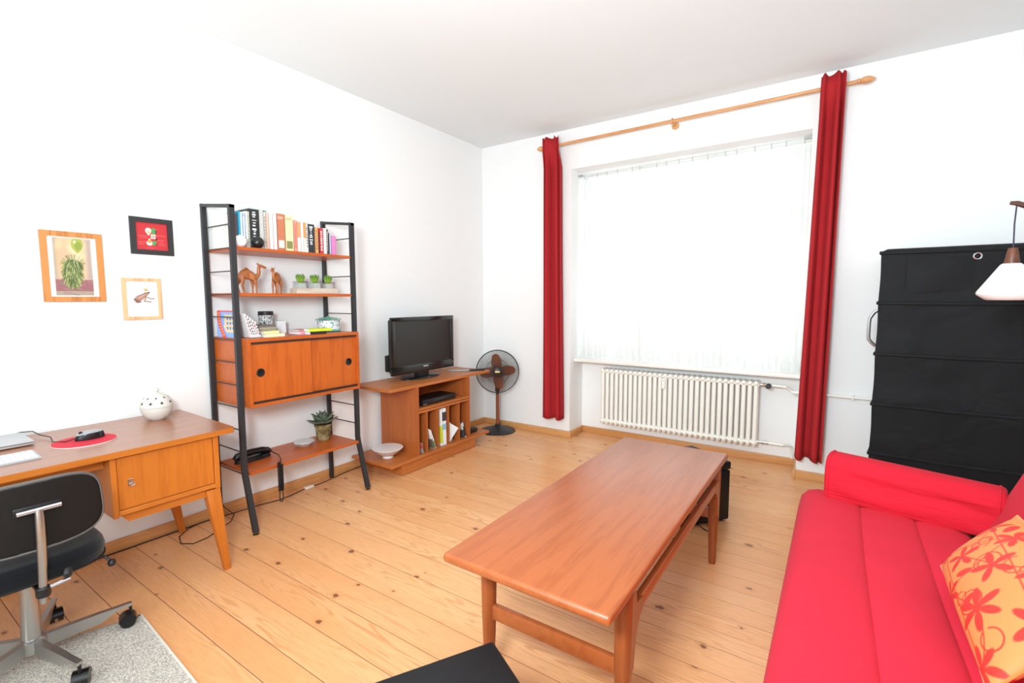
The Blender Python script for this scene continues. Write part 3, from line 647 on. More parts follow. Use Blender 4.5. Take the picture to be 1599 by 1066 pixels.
part(sofa, 'frame_rear', MB().box(3.98, 4.12, SY0 + 0.1, -1.66, 0.34, 0.60, 0.02, 2), fabric('sofa_rear_cloth', 'b52230'))
for x in (3.32, 4.05):
    for y in (SY0 + 0.15, -1.72):
        part(sofa, 'leg', MB().tube([(x, y, 0.062), (x, y, 0.0)], [0.022, 0.016], 10), BLACK_STEEL)
# bolster armrest, lying across the far end of the seat
ax0 = Vector((3.285, -1.475, 0)); ax1 = Vector((3.90, -1.60, 0)); ad = (ax1 - ax0).normalized(); an = Vector((-ad.y, ad.x, 0)); AL = (ax1 - ax0).length
prof = [(-0.070, 0.425)] + [(-0.079 - 0.002 * math.sin(PI * q_), 0.435 + 0.15 * q_) for q_ in [i_ / 22 for i_ in range(23)]] + [(-0.073, 0.60), (-0.064, 0.618), (-0.050, 0.632), (-0.03, 0.640), (0.02, 0.645), (0.055, 0.636), (0.075, 0.61), (0.080, 0.56), (0.080, 0.48), (0.072, 0.43), (0.0, 0.424)]
def arm_fn(u, v):
    i = int(round(v * len(prof))) % len(prof); n_, z = prof[i]
    d = min(u, 1 - u) * AL; ins = 0.0
    if d < 0.02: ins = 0.02 * (1 - math.sqrt(max(0, 1 - ((0.02 - d) / 0.02) ** 2)))
    zc = 0.53; n2 = n_ * (1 - ins / 0.08); z2 = zc + (z - zc) * (1 - ins / 0.11) - 0.018 * u * (z > 0.55)
    if -0.085 < n_ < -0.05 and 0.43 < z < 0.6: n2 += 0.009 * math.sin(44 * z + 5.0 * u + 1.2 * math.sin(6 * u)) * min(1.0, 6 * u * (1 - u) + 0.15)
    p = ax0 + ad * (AL * u) + an * n2
    return (p.x, p.y, z2)
us = [0, 0.004, 0.012, 0.022, 0.034] + [0.034 + 0.932 * i / 30 for i in range(1, 31)] + [0.978, 0.988, 0.996, 1.0]
k = len(prof); V = [arm_fn(u, i / k) for u in us for i in range(k)]; F = []
for j in range(len(us) - 1):
    for i in range(k): F.append((j * k + i, j * k + (i + 1) % k, (j + 1) * k + (i + 1) % k, (j + 1) * k + i))
F.append(tuple(range(k))[::-1]); F.append(tuple((len(us) - 1) * k + i for i in range(k)))
arm = part(sofa, 'armrest', MB().add(V, F), SOFA_ARM, angle=60)
for u in (0.03, 0.965):
    m_ = MB().tube([arm_fn(u, i / k) for i in range(k)], 0.0045, 6, True); part(arm, 'piping', m_, SOFA_ARM)

# ------------------------------------------------------------------ cushion on the sofa
cv = Canvas(250, 130, 'e68e50')
RED = 'd8362c'
def flower(cx, cy, s, rot, n=6):
    for i in range(n):
        a = rot + 2 * PI * i / n; r = s * (0.62 if i % 2 else 0.58)
        cv.ell(cx + r * math.cos(a), cy + r * math.sin(a) / cv.asp, s * 0.46, s * 0.19 / cv.asp, RED, a)
    cv.ell(cx, cy, s * 0.22, s * 0.22 / cv.asp, RED)
def curl(cx, cy, r, a0, a1, t=0.004):
    cv.line([(cx + r * math.cos(a0 + (a1 - a0) * i / 24), cy + r * math.sin(a0 + (a1 - a0) * i / 24) / cv.asp) for i in range(25)], t, RED)
rs = random.Random(3)
spots = [(0.11, 0.22, 0.085), (0.08, 0.80, 0.07), (0.28, 0.60, 0.10), (0.33, 0.12, 0.085), (0.50, 0.40, 0.105), (0.45, 0.92, 0.09), (0.68, 0.12, 0.105), (0.70, 0.70, 0.115), (0.92, 0.40, 0.11), (0.93, 0.95, 0.09)]
for i, (x, y, s_) in enumerate(spots):
    nx, ny, _ = spots[(i + 2) % len(spots)]
    mx, my = (x + nx) / 2 + 0.06, (y + ny) / 2 - 0.08
    cv.line([((1 - t) ** 2 * x + 2 * t * (1 - t) * mx + t * t * nx, (1 - t) ** 2 * y + 2 * t * (1 - t) * my + t * t * ny) for t in [j / 20 for j in range(21)]], 0.0035, RED)
    curl(mx, my, 0.035 + 0.015 * (i % 3), 0.5 * i, 0.5 * i + 5.6)
for i, (x, y, s_) in enumerate(spots): flower(x, y, s_, 0.5 * i, 6 if i % 2 else 5)
for x, y, a in ((0.2, 0.1, 0.6), (0.42, 0.65, 2.0), (0.62, 0.75, 1.2), (0.85, 0.25, 2.4), (0.6, 0.1, 0.2)): cv.ell(x, y, 0.05, 0.022 / cv.asp, RED, a)
LL, UL, LR, UR = Vector((3.622, -2.20, 0.478)), Vector((3.772, -2.28, 0.722)), Vector((3.628, -2.80, 0.455)), Vector((3.83, -2.82, 0.73))
nrm = (LR - LL).cross(UL - LL).normalized()
if nrm.x > 0: nrm = -nrm
def cush(side):
    def fn(u, v):
        p = (UL * (1 - u) + UR * u) * (1 - v) + (LL * (1 - u) + LR * u) * v
        e = (max(0.0, 1 - abs(2 * u - 1) ** 2.6) * max(0.0, 1 - abs(2 * v - 1) ** 2.6)) ** 0.55
        c = (LL + UR + UL + LR) / 4; pinch = 1 - 0.05 * (4 * u * (1 - u)) * (abs(2 * v - 1) ** 3) - 0.05 * (4 * v * (1 - v)) * (abs(2 * u - 1) ** 3)
        return c + (p - c) * pinch + nrm * side * 0.068 * e + Vector((0, 0, 0.02))
    return fn
cu = thing('cushion', 'orange cushion with red flower pattern leaning on the sofa', 'cushion', tuple((LL + LR) / 2))
w, h = cv.w, cv.h
for nm, side in (('front_cover', 1), ('back_cover', -1)):
    m_ = MB().grid(cush(side), w, h); me = m_.mesh(nm, fabric('cushion_cloth', 'f6b05c') if False else PRINT, ORG[cu], 180, False)
    at = me.attributes.new('print', 'FLOAT_COLOR', 'FACE'); c_ = np.ones((w * h, 4), np.float32); c_[:, :3] = cv.a.reshape(-1, 3); at.data.foreach_set('color', c_.ravel())
    o = bpy.data.objects.new(nm, me); COL.objects.link(o); o.parent = cu
ring = [cush(1)(t, 0) for t in np.linspace(0, 1, 20)] + [cush(1)(1, t) for t in np.linspace(0, 1, 20)][1:] + [cush(1)(t, 1) for t in np.linspace(1, 0, 20)][1:] + [cush(1)(0, t) for t in np.linspace(1, 0, 20)][1:-1]
part(cu, 'piping', MB().tube(ring, 0.004, 6, True), fabric('cushion_piping', 'dc8444'))

# ------------------------------------------------------------------ poufs
LEATHER = plain('19191b', 0.52, var=0.12, scale=60, bump=0.06, spec=0.3)
def pouf(label, corner, ang, s, h):
    """corner = the corner given, ang = direction of one edge, cube extends to the left of it"""
    d = Vector((math.cos(ang), math.sin(ang), 0)); e = Vector((-d.y, d.x, 0))
    c = Vector((corner[0], corner[1], 0)) + (d + e) * s / 2
    t = thing('pouf', label, 'pouf', (c.x, c.y, 0), 'black cube poufs')
    X0, X1, Y0, Y1 = c.x - s / 2, c.x + s / 2, c.y - s / 2, c.y + s / 2
    part(t, 'body', MB().box(X0 + 0.004, X1 - 0.004, Y0 + 0.004, Y1 - 0.004, 0.012, h - 0.055, 0.008, 2), LEATHER)
    part(t, 'lid', MB().box(X0, X1, Y0, Y1, h - 0.05, h, 0.012, 3), LEATHER)
    for a, b_ in ((X0 + 0.04, Y0 + 0.04), (X1 - 0.04, Y0 + 0.04), (X0 + 0.04, Y1 - 0.04), (X1 - 0.04, Y1 - 0.04)): part(t, 'foot', MB().lathe([(0.018, 0.0), (0.018, 0.013)], (a, b_, 0), 10), BLACK_PLASTIC)
    p = MB().tube([(X0 + 0.008, Y0 + 0.008, h - 0.006), (X1 - 0.008, Y0 + 0.008, h - 0.006), (X1 - 0.008, Y1 - 0.008, h - 0.006), (X0 + 0.008, Y1 - 0.008, h - 0.006)], 0.004, 6, True)
    part(t, 'piping', p, LEATHER)
    t.rotation_euler = (0, 0, ang); return t
# near pouf: corner (2.486,-3.21), edges run to (-0.47,-0.88) and (0.87,-0.49)
pouf('black leather cube pouf in the foreground at the end of the coffee table', (2.486, -3.213), math.radians(-29.3 - 90), 0.40, 0.39)
# far pouf: nearest visible side runs from (2.605,-1.328) to (2.78,-1.096)
fp_ = pouf('black leather cube pouf on the floor behind the coffee table', (2.56, -1.39), math.radians(52.8), 0.37, 0.385)
part(fp_, 'strap', MB().tube([(ORG[fp_].x - 0.06, ORG[fp_].y - 0.18, 0.015), (ORG[fp_].x - 0.05, ORG[fp_].y - 0.24, 0.004), (ORG[fp_].x - 0.03, ORG[fp_].y - 0.29, 0.003), (ORG[fp_].x - 0.01, ORG[fp_].y - 0.24, 0.004), (ORG[fp_].x, ORG[fp_].y - 0.18, 0.015)], 0.003, 6), CORD_BLACK)

# ------------------------------------------------------------------ black covered cabinet and wall lamp on the right
COVER = fabric('black_canvas', '141416', 0.62, 600, fold=0.5, sheen=0.03, spec=0.2, var=0.1, fold_scale=(4, 4, 5))
WX0, WX1, WY0, WY1, WZ = 3.492, 4.55, -0.56, -0.06, 1.70
fc = thing('fabric_cabinet', 'tall cabinet under a black fabric cover with horizontal ridges', 'cabinet', ((WX0 + WX1) / 2, -0.3, 0.0))
rz_ = [0.11, 0.425, 0.74, 1.056, 1.371, 1.686]
def cover_fn(x0, x1, y0, y1):
    # closed outline walked around the cabinet; bulges between ridges
    def fn(u, v):
        z = 0.02 + (WZ - 0.02) * v
        k = (z - 0.11) / 0.3155; b_ = 0.003 * math.sin(PI * (k - math.floor(k))) ** 2 if z > 0.11 else 0
        P = 2 * ((x1 - x0) + (y1 - y0)); d = u * P; r = 0.02; tt = 0.0
        if z > WZ - 0.03: tt = (z - (WZ - 0.03)) / 0.03; tt = 0.03 * (1 - math.sqrt(max(0, 1 - tt * tt)))
        X0, X1, Y0, Y1 = x0 + b_ + tt, x1 - b_ - tt, y0 + b_ + tt, y1 - b_ - tt
        if d < (x1 - x0): q = d / (x1 - x0); p = (X0 + (X1 - X0) * q, Y0 + 0.004 * math.sin(14 * q + 3 * z) * math.sin(PI * q), z)
        elif d < (x1 - x0) + (y1 - y0): q = (d - (x1 - x0)) / (y1 - y0); p = (X1, Y0 + (Y1 - Y0) * q, z)
        elif d < 2 * (x1 - x0) + (y1 - y0): q = (d - (x1 - x0) - (y1 - y0)) / (x1 - x0); p = (X1 - (X1 - X0) * q, Y1, z)
        else: q = (d - 2 * (x1 - x0) - (y1 - y0)) / (y1 - y0); p = (X0, Y1 - (Y1 - Y0) * q, z)
        p = (p[0] + 0.05 * (p[1] - y0) / (y1 - y0) * (x1 - p[0]) / (x1 - x0), p[1], p[2])
        return p
    return fn
nu, nv = 120, 108
m_ = MB().grid(cover_fn(WX0, WX1, WY0, WY1), nu, nv, wrap_u=True); m_.f.append(tuple(nv * nu + i for i in range(nu))); m_.m.append(0)
cov = part(fc, 'cover', m_, COVER, angle=50)
for z in rz_[:-1] + [1.675]:
    o_ = 0.004
    part(cov, 'ridge', MB().tube([(WX0 - o_, WY0 - o_, z), (WX0 + 0.4, WY0 - o_, z - 0.004), (WX1 + o_, WY0 - o_, z), (WX1 + o_, WY1, z), (WX0 - o_ + 0.05, WY1, z)], 0.011, 8, True, sx=0.7), COVER)
part(cov, 'door_panel', MB().grid(lambda u, v: (3.62 + 0.30 * u, WY0 - 0.002 + 0.008 * math.sin(PI * u) * math.sin(PI * v) * -1, 1.43 + 0.22 * v + 0.03 * u * (0.5 - v)), 12, 10), COVER)
part(fc, 'handle', MB().tube([(WX0 + 0.004, -0.50, 1.325), (WX0 - 0.014, -0.50, 1.31), (WX0 - 0.033, -0.50, 1.275), (WX0 - 0.036, -0.50, 1.24), (WX0 - 0.036, -0.50, 1.17), (WX0 - 0.033, -0.50, 1.14), (WX0 - 0.014, -0.50, 1.115), (WX0 + 0.004, -0.50, 1.10)], 0.0105, 10), GREY_METAL, 'brushed metal handle')
part(fc, 'eyelet', MB().tube([(3.925 + 0.017 * math.cos(a), WY0 - 0.006, 1.635 + 0.017 * math.sin(a)) for a in [2 * PI * j / 20 for j in range(20)]], 0.0042, 8, True), CHROME, 'chrome ring')

OPAL = plain('f6f1ec', 0.25, var=0.01, trans=0.0)
LAMP_WOOD = wood('lamp_teak', '4e2716', '6c3c26', 'z', 0.45)
lx, ly = 3.872, -1.5
lamp = thing('wall_lamp', 'wall lamp with teak arm and hanging white opal glass shade', 'lamp', (RX - 0.02, ly, 1.4))
part(lamp, 'arm', MB().tube([(lx - 0.02, ly, 1.786), (lx, ly, 1.783), (lx + 0.05, ly, 1.757), (lx + 0.4, ly, 1.53), (RX - 0.02, ly, 1.235)], [0.007, 0.010, 0.011, 0.012, 0.013], 10), wood('lamp_arm_teak', '351a13', '4e2a1e', 'x', 0.4))
part(lamp, 'wall_plate', MB().box(RX - 0.022, RX - 0.001, ly - 0.035, ly + 0.035, 1.12, 1.36, 0.006, 2), LAMP_WOOD)
part(lamp, 'cord', MB().tube([(lx, ly, 1.778), (lx - 0.002, ly, 1.70), (lx + 0.001, ly, 1.60)], 0.0028, 6), plain('2a2840', 0.5))
part(lamp, 'shade_holder', MB().lathe([(0.0135, 1.604), (0.015, 1.600), (0.025, 1.541), (0.024, 1.536)], (lx, ly, 0), 24), LAMP_WOOD, 'teak cone above the shade')
part(lamp, 'shade', MB().lathe([(0.0, 1.541), (0.028, 1.541), (0.034, 1.536), (0.070, 1.476), (0.098, 1.430), (0.1015, 1.421), (0.099, 1.413), (0.074, 1.394), (0.067, 1.391), (0.0, 1.391)], (lx, ly, 0), 48), OPAL, 'white opal glass shade', angle=50)

# ------------------------------------------------------------------ pedestal fan in the corner
FX, FY, FZ = 0.335, -0.20, 0.642
fan = thing('pedestal_fan', 'pedestal fan with brown blades and wire cage in the far corner', 'fan', (FX, FY - 0.0, 0.0))
FAN_BLACK = plain('232022', 0.4); FAN_BROWN = plain('8a4a28', 0.38, var=0.08)
d = Vector((2.96, -4.13, 0.35)).normalized(); su = Vector((0, 0, 1)).cross(d).normalized(); sv = d.cross(su)
fc_ = Vector((FX, FY, FZ)) + d * 0.035
def fp(r, a, t=0.0): return fc_ + (su * math.cos(a) + sv * math.sin(a)) * r + d * t
part(fan, 'base', MB().lathe([(0.19, 0.0), (0.19, 0.006), (0.175, 0.016), (0.11, 0.034), (0.045, 0.055), (0.028, 0.062), (0.026, 0.08), (0.0, 0.08)], (FX, FY, 0), 36), FAN_BLACK)
part(fan, 'pole', MB().lathe([(0.0185, 0.075), (0.0185, 0.45), (0.0, 0.45)], (FX, FY, 0), 16), FAN_BROWN)
part(fan, 'neck', MB().tube([(FX, FY, 0.43), (FX, FY, 0.52), tuple(Vector((FX, FY, 0.58)) - d * 0.02)], [0.026, 0.024, 0.028], 12), plain('3a2418', 0.4))
part(fan, 'motor', MB().lathe([(0.0, -0.14), (0.05, -0.135), (0.065, -0.11), (0.07, -0.05), (0.06, -0.03), (0.0, -0.03)], tuple(fc_), 24, axis=d), FAN_BLACK)
m_ = MB()
RG = 0.222
for t, n_ in ((0.05, 72), (-0.055, 72)):
    for i in range(n_):
        a = 2 * PI * i / n_
        pts = [fp(0.045 + (RG - 0.045) * q, a + 0.75 * q * (1 if t > 0 else -1), t * math.sqrt(max(0.0, 1 - 0.96 * q ** 2.4))) for q in [j / 7 for j in range(8)]]
        m_.tube(pts, 0.0014, 4, cap=False)
    m_.tube([fp(0.125, 2 * PI * j / 40, t * 0.86) for j in range(40)], 0.0013, 5, True)
tag(part(fan, 'cage_wires', m_, FAN_BLACK, 'curved black wires of the cage', angle=180, fix=False), kind='stuff')
part(fan, 'cage_rim', MB().tube([fp(RG, 2 * PI * j / 60) for j in range(60)], 0.0055, 8, True), FAN_BLACK)
part(fan, 'cage_clip', MB().box(-0.012, 0.012, -0.006, 0.006, -0.012, 0.012, 0.002).xf(Matrix.Translation(fp(RG + 0.004, -PI / 2))), FAN_BLACK)
hub = part(fan, 'hub', MB().lathe([(0.046, 0.038), (0.046, 0.052), (0.036, 0.058), (0.0, 0.060)], tuple(fc_), 24, axis=d), FAN_BLACK)
part(hub, 'badge', MB().add([fp(0.025, a) + d * 0.0602 for a in (0.28, PI - 0.28, PI + 0.28, -0.28)], [(0, 1, 2, 3)]), plain('c9a468', 0.35, metal=0.8), 'small gold badge', fix=False)
for k in range(4):
    a0 = PI / 2 + 0.12 + k * PI / 2
    def bl(u, v):
        r = 0.03 + 0.155 * v; wd = 1.22 * (0.16 + 0.34 * math.sin(PI * min(1, v * 0.85 + 0.12)) ** 0.8) * (1 if v < 0.93 else math.sqrt(max(0.02, 1 - ((v - 0.93) / 0.075) ** 2)))
        return fp(1, 0) * 0 + fp(r, a0 + (u - 0.5) * wd * 0.16 / max(r, 0.06) * 1.15, 0.012 + (u - 0.5) * 0.028)
    m_ = MB().grid(bl, 10, 14)
    o = part(fan, 'blade', m_, FAN_BROWN, angle=180, fix=False); sm = o.modifiers.new('thickness', 'SOLIDIFY'); sm.thickness = 0.003; sm.offset = 0

# ------------------------------------------------------------------ office chair and rug
RUG = plain('d0c7bc', 0.95, var=0.40, scale=190, bump=0.8, spec=0.1, con=0.16)
rug = thing('rug', 'flat woven greige rug under the office chair', 'rug', (1.2, -4.3, 0.0))
rp = [(0.795, -3.545), (2.05, -3.63), (2.0, -4.62), (0.60, -4.55), (0.61, -4.10)]
part(rug, 'weave', MB().prism(rp, 0.0005, 0.008, 'z'), RUG)
def inset(p, k): c = Vector((1.3, -4.3)); q = Vector(p); return tuple(q + (c - q).normalized() * k)
part(rug, 'binding', MB().tube([(x, y, 0.0062) for x, y in rp], 0.006, 6, True, sx=1.0), plain('dbd5ca', 0.9, var=0.1, scale=200))

CHX, CHY, R0 = 0.80, -3.89, 0.008
ch = thing('office_chair', 'black office chair with chrome five-star base at the desk', 'office chair', (CHX, CHY, R0))
STEEL = plain('b5b3b0', 0.3, metal=0.9, var=0.05)
SHELL = plain('191615', 0.6, var=0.08, scale=40, spec=0.25)
SEATC = fabric('chair_seat_cloth', '0d0f14', 0.9, 900, sheen=0.2)
part(ch, 'column', MB().lathe([(0.030, 0.10), (0.031, 0.13), (0.025, 0.30), (0.024, 0.36), (0.0, 0.36)], (CHX, CHY, R0), 20), STEEL)
part(ch, 'column_collar', MB().lathe([(0.0265, 0.325), (0.0265, 0.345)], (CHX, CHY, R0), 18), BLACK_PLASTIC)
hubp = part(ch, 'base_hub', MB().lathe([(0.036, 0.055), (0.042, 0.062), (0.042, 0.105), (0.034, 0.112)], (CHX, CHY, R0), 20), STEEL)
for k in range(5):
    a = math.radians(12 + 72 * k); dx, dy = math.cos(a), math.sin(a)
    def P(r, z, t): return (CHX + dx * r - dy * t, CHY + dy * r + dx * t, R0 + z)
    V = []
    for r, z0, z1, t in ((0.03, 0.058, 0.108, 0.013), (0.20, 0.062, 0.105, 0.011), (0.245, 0.085, 0.102, 0.010), (0.305, 0.088, 0.100, 0.010)): V += [P(r, z0, -t), P(r, z0, t), P(r, z1, t), P(r, z1, -t)]
    F = [(3, 2, 1, 0), (12, 13, 14, 15)]
    for j in range(3):
        for i in range(4): F.append((j * 4 + i, j * 4 + (i + 1) % 4, j * 4 + 4 + (i + 1) % 4, j * 4 + 4 + i))
    part(ch, 'base_arm', MB().add(V, F), STEEL)
    c = Vector((CHX + dx * 0.30, CHY + dy * 0.30, R0))
    ca = a + 0.9 + 0.5 * k; ax = Vector((math.cos(ca), math.sin(ca), 0)); cc = c + Vector((-ax.y, ax.x, 0)) * 0.012
    cs = part(ch, 'caster', MB().tube([tuple(cc - ax * 0.022 + Vector((0, 0, 0.0275))), tuple(cc - ax * 0.006 + Vector((0, 0, 0.0275)))], 0.027, 18).tube([tuple(cc + ax * 0.006 + Vector((0, 0, 0.0275))), tuple(cc + ax * 0.022 + Vector((0, 0, 0.0275)))], 0.027, 18), BLACK_PLASTIC)
    hood = MB()
    arc = [cc + Vector((-ax.y, ax.x, 0)) * (0.031 * math.cos(q)) + Vector((0, 0, 0.0275 + 0.031 * math.sin(q))) for q in [PI * j / 12 for j in range(13)]]
    V = [tuple(p - ax * 0.024) for p in arc] + [tuple(p + ax * 0.024) for p in arc]; n_ = 13
    hood.add(V, [(i, i + 1, n_ + i + 1, n_ + i) for i in range(n_ - 1)] + [tuple(range(n_))] + [tuple(range(n_, 2 * n_))[::-1]])
    hood.tube([tuple(c + Vector((0, 0, 0.045))), tuple(c + Vector((0, 0, 0.09)))], 0.006, 8)
    part(cs, 'caster_hood', hood, plain('0c0c0e', 0.3))
part(ch, 'seat_mechanism', MB().box(CHX - 0.09, CHX + 0.10, CHY - 0.05, CHY + 0.05, 0.362, 0.392, 0.006, 2), BLACK_STEEL)
# seat: rounded square cushion
def seat_top(side):
    def fn(u, v):
        a = 2 * PI * u; ex = 0.62; cx = math.copysign(abs(math.cos(a)) ** ex, math.cos(a)); sy = math.copysign(abs(math.sin(a)) ** ex, math.sin(a))
        tab = [(0.0, 0.478), (0.6, 0.478), (0.9, 0.470), (0.98, 0.455), (1.0, 0.435), (0.985, 0.408), (0.93, 0.398), (0.5, 0.392), (0.0, 0.392)]
        q = v * (len(tab) - 1); i = min(int(q), len(tab) - 2); f = q - i; r = tab[i][0] * (1 - f) + tab[i + 1][0] * f; z = tab[i][1] * (1 - f) + tab[i + 1][1] * f
        return (CHX - 0.01 + 0.205 * r * cx, CHY + 0.222 * r * sy, z)
    return fn
st = part(ch, 'seat', MB().grid(seat_top(1), 56, 32, wrap_u=True), SEATC, angle=60)
part(st, 'seat_piping', MB().tube([(CHX - 0.01 + 0.202 * math.copysign(abs(math.cos(a)) ** 0.62, math.cos(a)), CHY + 0.219 * math.copysign(abs(math.sin(a)) ** 0.62, math.sin(a)), 0.402) for a in [2 * PI * j / 72 for j in range(72)]], 0.004, 6, True), SHELL)
# backrest: curved shell
def back_out(yv, zv):
    return 1.035 - 0.9 * (yv - CHY) ** 2 * 1.1 + 0.06 * (zv - 0.54)
def back_fn(off):
    def fn(u, v):
        a = 2 * PI * u; ex = 0.55; cy = math.copysign(abs(math.cos(a)) ** ex, math.cos(a)); sz = math.copysign(abs(math.sin(a)) ** ex, math.sin(a))
        y = CHY - 0.005 + 0.187 * v * cy * (1.0 - 0.05 * sz); z = 0.662 + 0.122 * v * sz; return (back_out(y, z) + off, y, z)
    return fn
shell = MB().grid(back_fn(0.0), 64, 12, wrap_u=True)
o = part(ch, 'backrest_shell', shell, SHELL, angle=180, fix=False); sm = o.modifiers.new('thickness', 'SOLIDIFY'); sm.thickness = 0.01; sm.offset = 0
pad = MB().grid(lambda u, v: (back_fn(-0.012 - 0.022 * (1 - v ** 4))(u, v * 0.98)), 64, 12, wrap_u=True)
part(ch, 'backrest_pad', pad, SEATC, angle=180, fix=False)
part(ch, 'backrest_trim', MB().tube([tuple(Vector(back_fn(0.0)(j / 96, 1.0))) for j in range(96)], 0.0065, 6, True), plain('5f5c5a', 0.5))
br = part(ch, 'backrest_bracket', MB().tube([(1.062, CHY - 0.055, 0.688), (1.062, CHY + 0.058, 0.688)], 0.0085, 12), CHROME)
part(br, 'bracket_plate', MB().box(1.034, 1.052, CHY - 0.062, CHY + 0.065, 0.674, 0.704, 0.004, 2), BLACK_PLASTIC)
part(ch, 'backrest_post', MB().tube([(1.066, CHY, 0.690), (1.068, CHY, 0.66), (1.062, CHY, 0.58), (1.05, CHY, 0.50), (1.035, CHY, 0.43), (1.02, CHY, 0.36), (1.015, CHY, 0.335)], [0.011, 0.0125, 0.013, 0.013, 0.012, 0.011, 0.009], 12), STEEL)
part(ch, 'post_clamp', MB().lathe([(0.019, 0.365), (0.021, 0.37), (0.021, 0.395), (0.017, 0.40)], (1.026, CHY, 0), 14).box(0.88, 1.02, CHY - 0.014, CHY + 0.014, 0.374, 0.388, 0.003), BLACK_PLASTIC)
kn = part(ch, 'adjusting_screw', MB().tube([(1.03, CHY + 0.015, 0.392), (1.03, CHY + 0.072, 0.398)], 0.007, 10), CHROME)
part(kn, 'knob', MB().lathe([(0.0, -0.017), (0.012, -0.014), (0.017, 0.0), (0.012, 0.014), (0.0, 0.017)], (1.03, CHY + 0.066, 0.422), 16).tube([(1.03, CHY + 0.066, 0.398), (1.03, CHY + 0.066, 0.41)], 0.006, 8), BLACK_PLASTIC)
lv = part(ch, 'height_lever', MB().tube([(CHX, CHY + 0.05, 0.383), (CHX + 0.06, CHY + 0.17, 0.378), (0.885, -3.685, 0.378), (0.905, -3.668, 0.352)], 0.005, 8), BLACK_STEEL)
part(lv, 'lever_knob', MB().lathe([(0.0, -0.015), (0.011, -0.011), (0.015, 0.0), (0.011, 0.011), (0.0, 0.015)], (0.909, -3.664, 0.345), 14), BLACK_PLASTIC)

# ------------------------------------------------------------------ pictures on the left wall
def frame(name, label, y0, y1, z0, z1, w, mat, depth=0.016):
    t = thing(name, label, 'picture', (0.0, (y0 + y1) / 2, z0), 'framed pictures on the left wall')
    x = 0.001
    m_ = MB().prism([(y0, z1), (y1, z1), (y1 - w, z1 - w), (y0 + w, z1 - w)], x, depth, 'x'); part(t, 'frame_rail', m_, mat)
    m_ = MB().prism([(y0, z0), (y1, z0), (y1 - w, z0 + w), (y0 + w, z0 + w)], x, depth, 'x'); part(t, 'frame_rail', m_, mat)
    m_ = MB().prism([(y0, z0), (y0, z1), (y0 + w, z1 - w), (y0 + w, z0 + w)], x, depth, 'x'); part(t, 'frame_stile', m_, mat)
    m_ = MB().prism([(y1, z0), (y1, z1), (y1 - w, z1 - w), (y1 - w, z0 + w)], x, depth, 'x'); part(t, 'frame_stile', m_, mat)
    part(t, 'backing', MB().box(x, 0.006, y0 + w * 0.8, y1 - w * 0.8, z0 + w * 0.8, z1 - w * 0.8), WHITE_PAPER)
    return t
def art(t, cv, y0, y1, z0, z1): canvas_part(t, 'artwork', cv, (0.0065, y0, z1), (0, y1 - y0, 0), (0, 0, z0 - z1), PRINT)

FRAME_OAK = wood('picture_frame_cherry', 'b0682c', 'd08a48', 'z', 0.45)
FRAME_PALE = wood('picture_frame_pine', 'd09a68', 'e8bd90', 'z', 0.45)
FRAME_DARK = plain('2c2a2c', 0.55)
# green tufted plant under a balloon
t = frame('framed_picture', 'wood-framed picture of a shaggy green tuft under a balloon, leftmost on the wall', -3.606, -3.360, 1.391, 1.747, 0.026, FRAME_OAK)
cv = Canvas(110, 160, 'd9b98f')
for i in range(60):
    rs = random.Random(i); cv.ell(rs.random(), rs.random() * 0.7, 0.10 + 0.1 * rs.random(), 0.06, ['dcc096', 'd2ae82', 'e2c8a0', 'cfae90'][i % 4], rs.random() * 3, soft=0.12)
cv.rect(0, 0.0, 0.06, 0.75, 'a8a090', 0.12); cv.rect(0.86, 0.0, 1.0, 0.72, 'b09c98', 0.14)
cv.rect(0, 0.72, 1, 0.93, '9a6468', 0.03); cv.rect(0, 0.93, 1, 1, 'a89a88', 0.02)
for i in range(30):
    rs = random.Random(100 + i); y = 0.74 + 0.25 * rs.random(); x = rs.random(); cv.line([(x, y), (x + 0.2 * rs.random(), y + 0.01)], 0.006, ['8a585e', 'b0847c', '857a70'][i % 3], 0.02)
cv.ell(0.63, 0.10, 0.16, 0.12, 'a8b04e'); cv.ell(0.66, 0.13, 0.10, 0.075, '8f9c40', soft=0.06); cv.ell(0.57, 0.06, 0.03, 0.025, 'f2f2d0'); cv.poly([(0.63, 0.26), (0.55, 0.2), (0.72, 0.2)], 'a0a848')
cv.ell(0.45, 0.62, 0.25, 0.24, '4f5f30', soft=0.04); cv.ell(0.50, 0.50, 0.26, 0.13, '55643a', soft=0.04)
for i in range(420):
    rs = random.Random(500 + i); a = rs.random() * 2 * PI; q = math.sqrt(rs.random())
    x = 0.46 + 0.25 * q * math.cos(a); y = 0.60 + 0.25 * q * math.sin(a); l = 0.03 + 0.05 * rs.random(); s_ = (x - 0.46) * 0.25
    cv.line([(x, y), (x + s_ + 0.02 * (rs.random() - .5), y + l)], 0.006, ['8f9a58', '6d7c42', '3e4c28', 'b9c080', '56683a'][i % 5], 0.012)
for i in range(40):
    rs = random.Random(900 + i); a = -PI * rs.random(); x = 0.50 + 0.2 * math.cos(a); y = 0.45 + 0.09 * math.sin(a); cv.line([(x, y), (x + 0.12 * math.cos(a), y + 0.08 * math.sin(a))], 0.005, ['7d8848', '5f7038', 'a0a868'][i % 3], 0.012)
art(t, cv, -3.606 + 0.048, -3.360 - 0.047, 1.391 + 0.032, 1.747 - 0.032)
